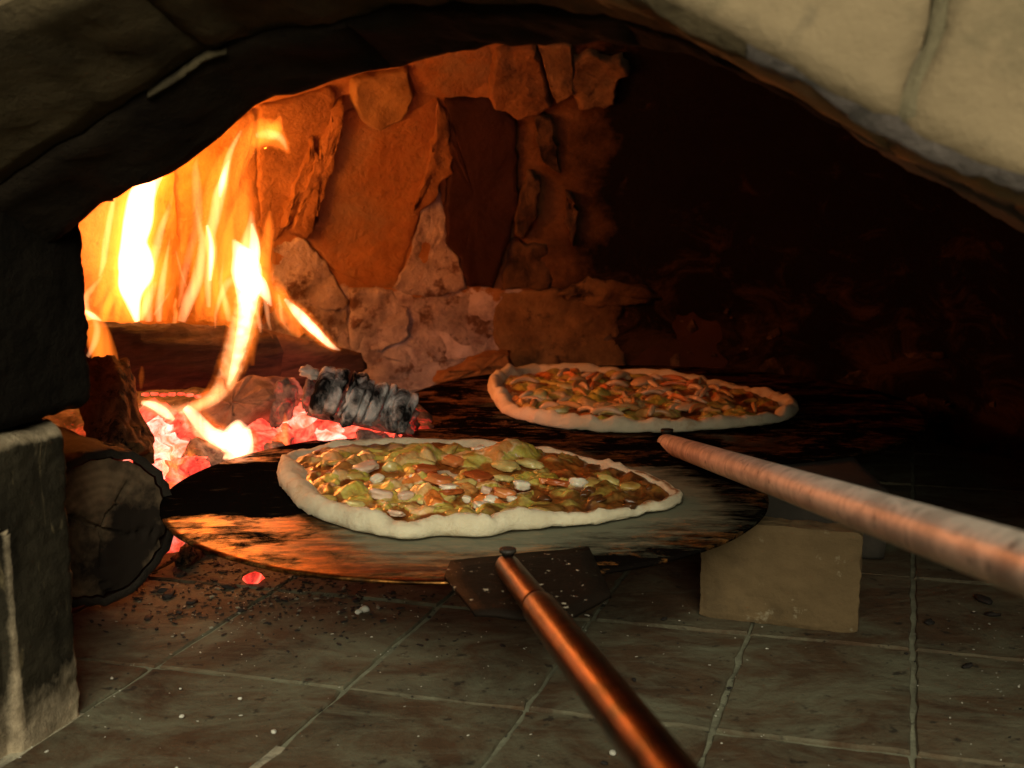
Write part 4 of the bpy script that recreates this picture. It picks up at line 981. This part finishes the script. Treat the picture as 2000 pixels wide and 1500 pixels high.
CH = [('onion_piece',1020,948,19,13,M_onion),('onion_piece',1130,943,22,14,M_onion),('onion_piece',935,880,15,11,M_onion),('onion_piece',943,988,20,9,M_onion),('onion_piece',958,976,16,8,M_onion),('onion_piece',880,952,25,6,M_onion),('onion_piece',737,935,14,8,M_onion),('onion_piece',808,935,13,11,M_onion),('onion_piece',912,975,10,6,M_onion),('onion_piece',1000,975,12,6,M_onion),
 ('ham_piece',858,938,34,9,M_ham),('ham_piece',985,963,26,12,M_ham),('ham_piece',830,915,28,6,M_red),('ham_piece',885,900,27,9,M_ham),('ham_piece',1090,943,26,7,M_red),('ham_piece',870,962,36,6,M_red),('ham_piece',935,930,30,5,M_red),('ham_piece',830,952,22,6,M_red),('ham_piece',640,925,16,8,M_red),('ham_piece',1065,940,14,6,M_ham),
 ('pale_ham_piece',745,966,28,15,M_pink),('pale_ham_piece',792,968,19,10,M_pink),('pale_ham_piece',715,912,30,9,M_pink),('pale_ham_piece',775,1003,20,6,M_pink),('pale_ham_piece',1000,890,22,9,M_pink),('pale_ham_piece',950,958,12,10,M_pink),
 ('cheese_lump',762,912,16,14,M_cheese),('cheese_lump',988,910,32,12,M_cheese),('cheese_lump',820,905,32,14,M_cheese),('cheese_lump',850,972,42,11,M_cheese),('cheese_lump',690,985,24,9,M_cheese),('cheese_lump',905,945,26,10,M_cheese),('cheese_lump',985,935,24,8,M_cheese),('cheese_lump',640,975,20,8,M_cheeseb),('cheese_lump',735,1005,24,8,M_cheese),('cheese_lump',900,1005,30,8,M_cheeseb),('cheese_lump',1150,945,26,10,M_cheeseb),('cheese_lump',1190,938,24,9,M_cheese),('cheese_lump',1035,905,28,10,M_cheese),('cheese_lump',690,930,24,9,M_cheeseb),('cheese_lump',660,905,22,9,M_cheeseb),('cheese_lump',1060,1000,30,7,M_cheeseb),('cheese_lump',1230,950,24,8,M_cheeseb),('cheese_lump',870,880,26,9,M_cheeseb),('cheese_lump',800,990,26,8,M_cheeseb),('cheese_lump',1000,1005,26,7,M_cheese)]
for i, (nm, x, y, w, h, m_) in enumerate(CH): chunk(nm, pz1, x, y, w, h, m_, PL1, .0125 if 'cheese' not in nm else .0105, 100 + i, .15 if 'cheese' in nm else .75, .6)
for i in range(10):
    a = rr.uniform(0, 1); x = 1060 + a * 210; y = 965 + rr.uniform(-16, 24)
    chunk('browned_blister', pz1, x, y, rr.uniform(10, 20), rr.uniform(5, 8), M_top if False else simple('burnt_cheese', (.03, .010, .004), (.12, .045, .012), 60, .35) if i == 0 else bpy.data.materials['burnt_cheese'], PL1, .0095, 300 + i, .1)

pz2 = thing('pizza', 'pizza topped with strips and lit orange by the fire on the rear peel', 'pizza', sum(O2, Vector()) / len(O2))
bumps2 = []
for _ in range(36):
    c_ = sum(O2, Vector()) / len(O2); p = c_.lerp(O2[rr.randrange(len(O2))], rr.uniform(.1, .8)); bumps2.append((p.x, p.y, rr.uniform(.008, .016), rr.uniform(.001, .005)))
pizza(pz2, O2, PL2, 9, lambda p: .0150, lambda p: .0165 if p.x < .12 else .0135, 0, bumps2, 0, lambda p, i: .28, lambda q, s: max(0, (q.x - .1) / .2) * .5, .019)
M_strip = simple('topping_strip', (.42, .20, .06), (.58, .32, .12), 60, .35)
M_strip2 = simple('pale_strip', (.48, .30, .15), (.62, .42, .24), 60, .35)
for i in range(58):
    a = rr.uniform(0, 6.28); q = math.sqrt(rr.uniform(0, 1)) * .80; c_ = sum(O2, Vector()) / len(O2)
    j = int(a / 6.28 * len(O2)) % len(O2); p = c_.lerp(O2[j].lerp(O2[(j + 1) % len(O2)], rr.random()), q)
    t = rr.uniform(0, 3.14); L = rr.uniform(.012, .030); w = rr.uniform(.0022, .0042); path = []; z0 = zpl(PL2, p.x, p.y) + rr.uniform(.011, .017)
    bend = rr.uniform(-.8, .8)
    for k in range(9):
        s = (k / 8 - .5); an = t + bend * s
        path.append(Vector((p.x + math.cos(an) * L * s * 1.6, p.y + math.sin(an) * L * s * 1.6, z0 + .004 * math.cos(s * 3.6) - .002)))
    obj('topping_strip', *tube(path, [w * .5, w * .9, w, w, w * 1.05, w, w, w * .9, w * .45], 8, .25, 120, i), (M_strip, M_strip2, M_ham)[i % 3 if i % 5 else 1], pz2)
for i, (x, y, w, h) in enumerate([(1050,772,24,14),(1255,745,26,9),(1200,800,34,8),(1290,762,24,9),(1110,755,22,8),(1340,795,24,7),(1090,800,24,8)]): chunk('cheese_lump', pz2, x, y, w, h, (M_cheese, M_strip2)[i % 2], PL2, .014, 500 + i, .2)

# ------------------------------------------------------------------ supporting bricks
M_brick = rough_mat('support_brick', (.10, .066, .030), (.175, .115, .055), 16, .9, .003, spots=((.30, .25, .16), 40, .60), soot=((.05, .035, .02), 9, .66))
a, b = on(1365, 1206), on(1674, 1241)
e = b - a; bk = Vector((-e.y, e.x, 0)).normalized()
bo = recentre(obj('support_brick', *box(a, e, bk * .026, Vector((0, 0, .0780)), 30, .0016, .0018, 3, 110), M_brick))
tag(bo, 'clean tan brick standing on the floor tiles, propping the front peel', 'brick', 'bricks propping the peels')
M_brick2 = rough_mat('sooty_brick', (.03, .026, .02), (.07, .058, .045), 16, .9, .002, spots=((.26, .22, .16), 30, .72))
c = on(1742, 958, .066)
bo = recentre(obj('support_brick', *box(Vector((c.x, c.y, 0)), Vector((-.125, .03, 0)), Vector((.01, .2, 0)), Vector((0, 0, .0665)), 14, .002, .004, 8), M_brick2))
tag(bo, 'dark sooty brick under the rear peel handle, behind the tan brick', 'brick', 'bricks propping the peels')

# ------------------------------------------------------------------ crumbs, flakes and grit
M_white = rough_mat('white_crumb', (.5, .48, .4), (.7, .68, .58), 80)
M_coal = rough_mat('charcoal_flake', (.01, .008, .007), (.03, .024, .02), 80, .7)
for i, (x, y, r) in enumerate([(469,1364,5),(355,1399,6),(535,1429,7),(352,1345,3),(345,1500,4),(1196,1470,9),(712,1190,12),(700,1195,8)]):
    p = on(x, y, .002); s = p.y / FPX
    tag(recentre(obj('crumb', *lump(p, (r * s, r * s * .8, r * s * .6), (0, 0, i), i, .35, 1.6, 2), M_white)), 'small white crumb lying loose on the floor tiles', 'crumb', 'white crumbs on the floor')
for i, (x, y, r) in enumerate([(445,1145,16),(375,1175,14),(350,1195,12),(470,1190,8),(1297,1208,9),(1238,1327,7),(1180,1490,8),(1816,1215,14),(1920,1170,26),(1940,1200,16),(1890,1300,14),(330,1160,22),(350,1120,16),(345,1090,14)]):
    p = on(x, y, .002); s = p.y / FPX
    tag(recentre(obj('charcoal_flake', *lump(p, (r * s, r * s * .6, r * s * .3), (.2, .1, i), i + 40, .5, 1.6, 2), M_coal)), 'black charcoal flake lying on the ashy floor', 'charcoal flake', 'charcoal flakes on the floor')
for i, (x, y, r, lab) in enumerate([(352, 1086, .020, 'burnt bark scrap under the rim of the front peel beside the sawn log'), (395, 1100, .014, 'small burnt bark scrap on the ash under the front peel'), (335, 1125, .016, 'dark bark scrap on the floor against the sawn log')]):
    p = on(x, y, .006); p.y += .05
    tag(recentre(obj('bark_scrap', *lump(p, (r * 1.5, r * .6, r * .7), (.2, .3, i * .8), 60 + i, .5, 1.8, 3, .3), M_bark)), lab, 'bark')
def grit(name, n_, fn, mat, smin, smax, label, seed):
    r = random.Random(seed); V = []; F = []
    for _ in range(n_):
        u, v_ = fn(r); s = r.uniform(smin, smax) * (1 if r.random() > .06 else 2.2); p = uvz(u, v_, s * .3); vs, fs = ICO[1]; a = r.uniform(0, 6.28); k = len(V); el = r.uniform(.4, 1.6)
        ca, sa = math.cos(a), math.sin(a)
        for q in vs:
            x, y, z = q.x * s * el, q.y * s * .6, q.z * s * .35; jt = 1 + r.uniform(-.3, .3)
            V.append(p + Vector((x * ca - y * sa, x * sa + y * ca, z)) * jt)
        F += [tuple(i + k for i in g) for g in fs]
    tag(obj(name, V, F, mat, smooth=False), label, 'debris', kind='stuff')
def near(r): return r.uniform(-.5, .3), r.uniform(.5, .95)
def lefty(r):
    return min(-.2, r.gauss(-.50, .075)), max(.66, r.gauss(.835, .055))
def righty(r): return max(.02, r.gauss(.25, .1)), r.gauss(.88, .09)
grit('pale_grit', 420, near, M_white, .0004, .0010, 'fine pale grit scattered over the floor tiles', 1)
grit('dark_grit', 260, near, M_coal, .0005, .0014, 'fine dark grit scattered over the floor tiles', 2)
grit('charcoal_debris', 1100, lefty, M_coal, .0006, .0026, 'charcoal debris on the floor beside the sawn log', 3)
M_ashy = rough_mat('grey_ash', (.16, .155, .12), (.30, .29, .22), 60)
grit('ash_debris', 900, lambda r: (righty(r) if r.random() < .5 else lefty(r)), M_ashy, .0005, .0014, 'grey ash crumbs drifted over the floor by the walls', 4)
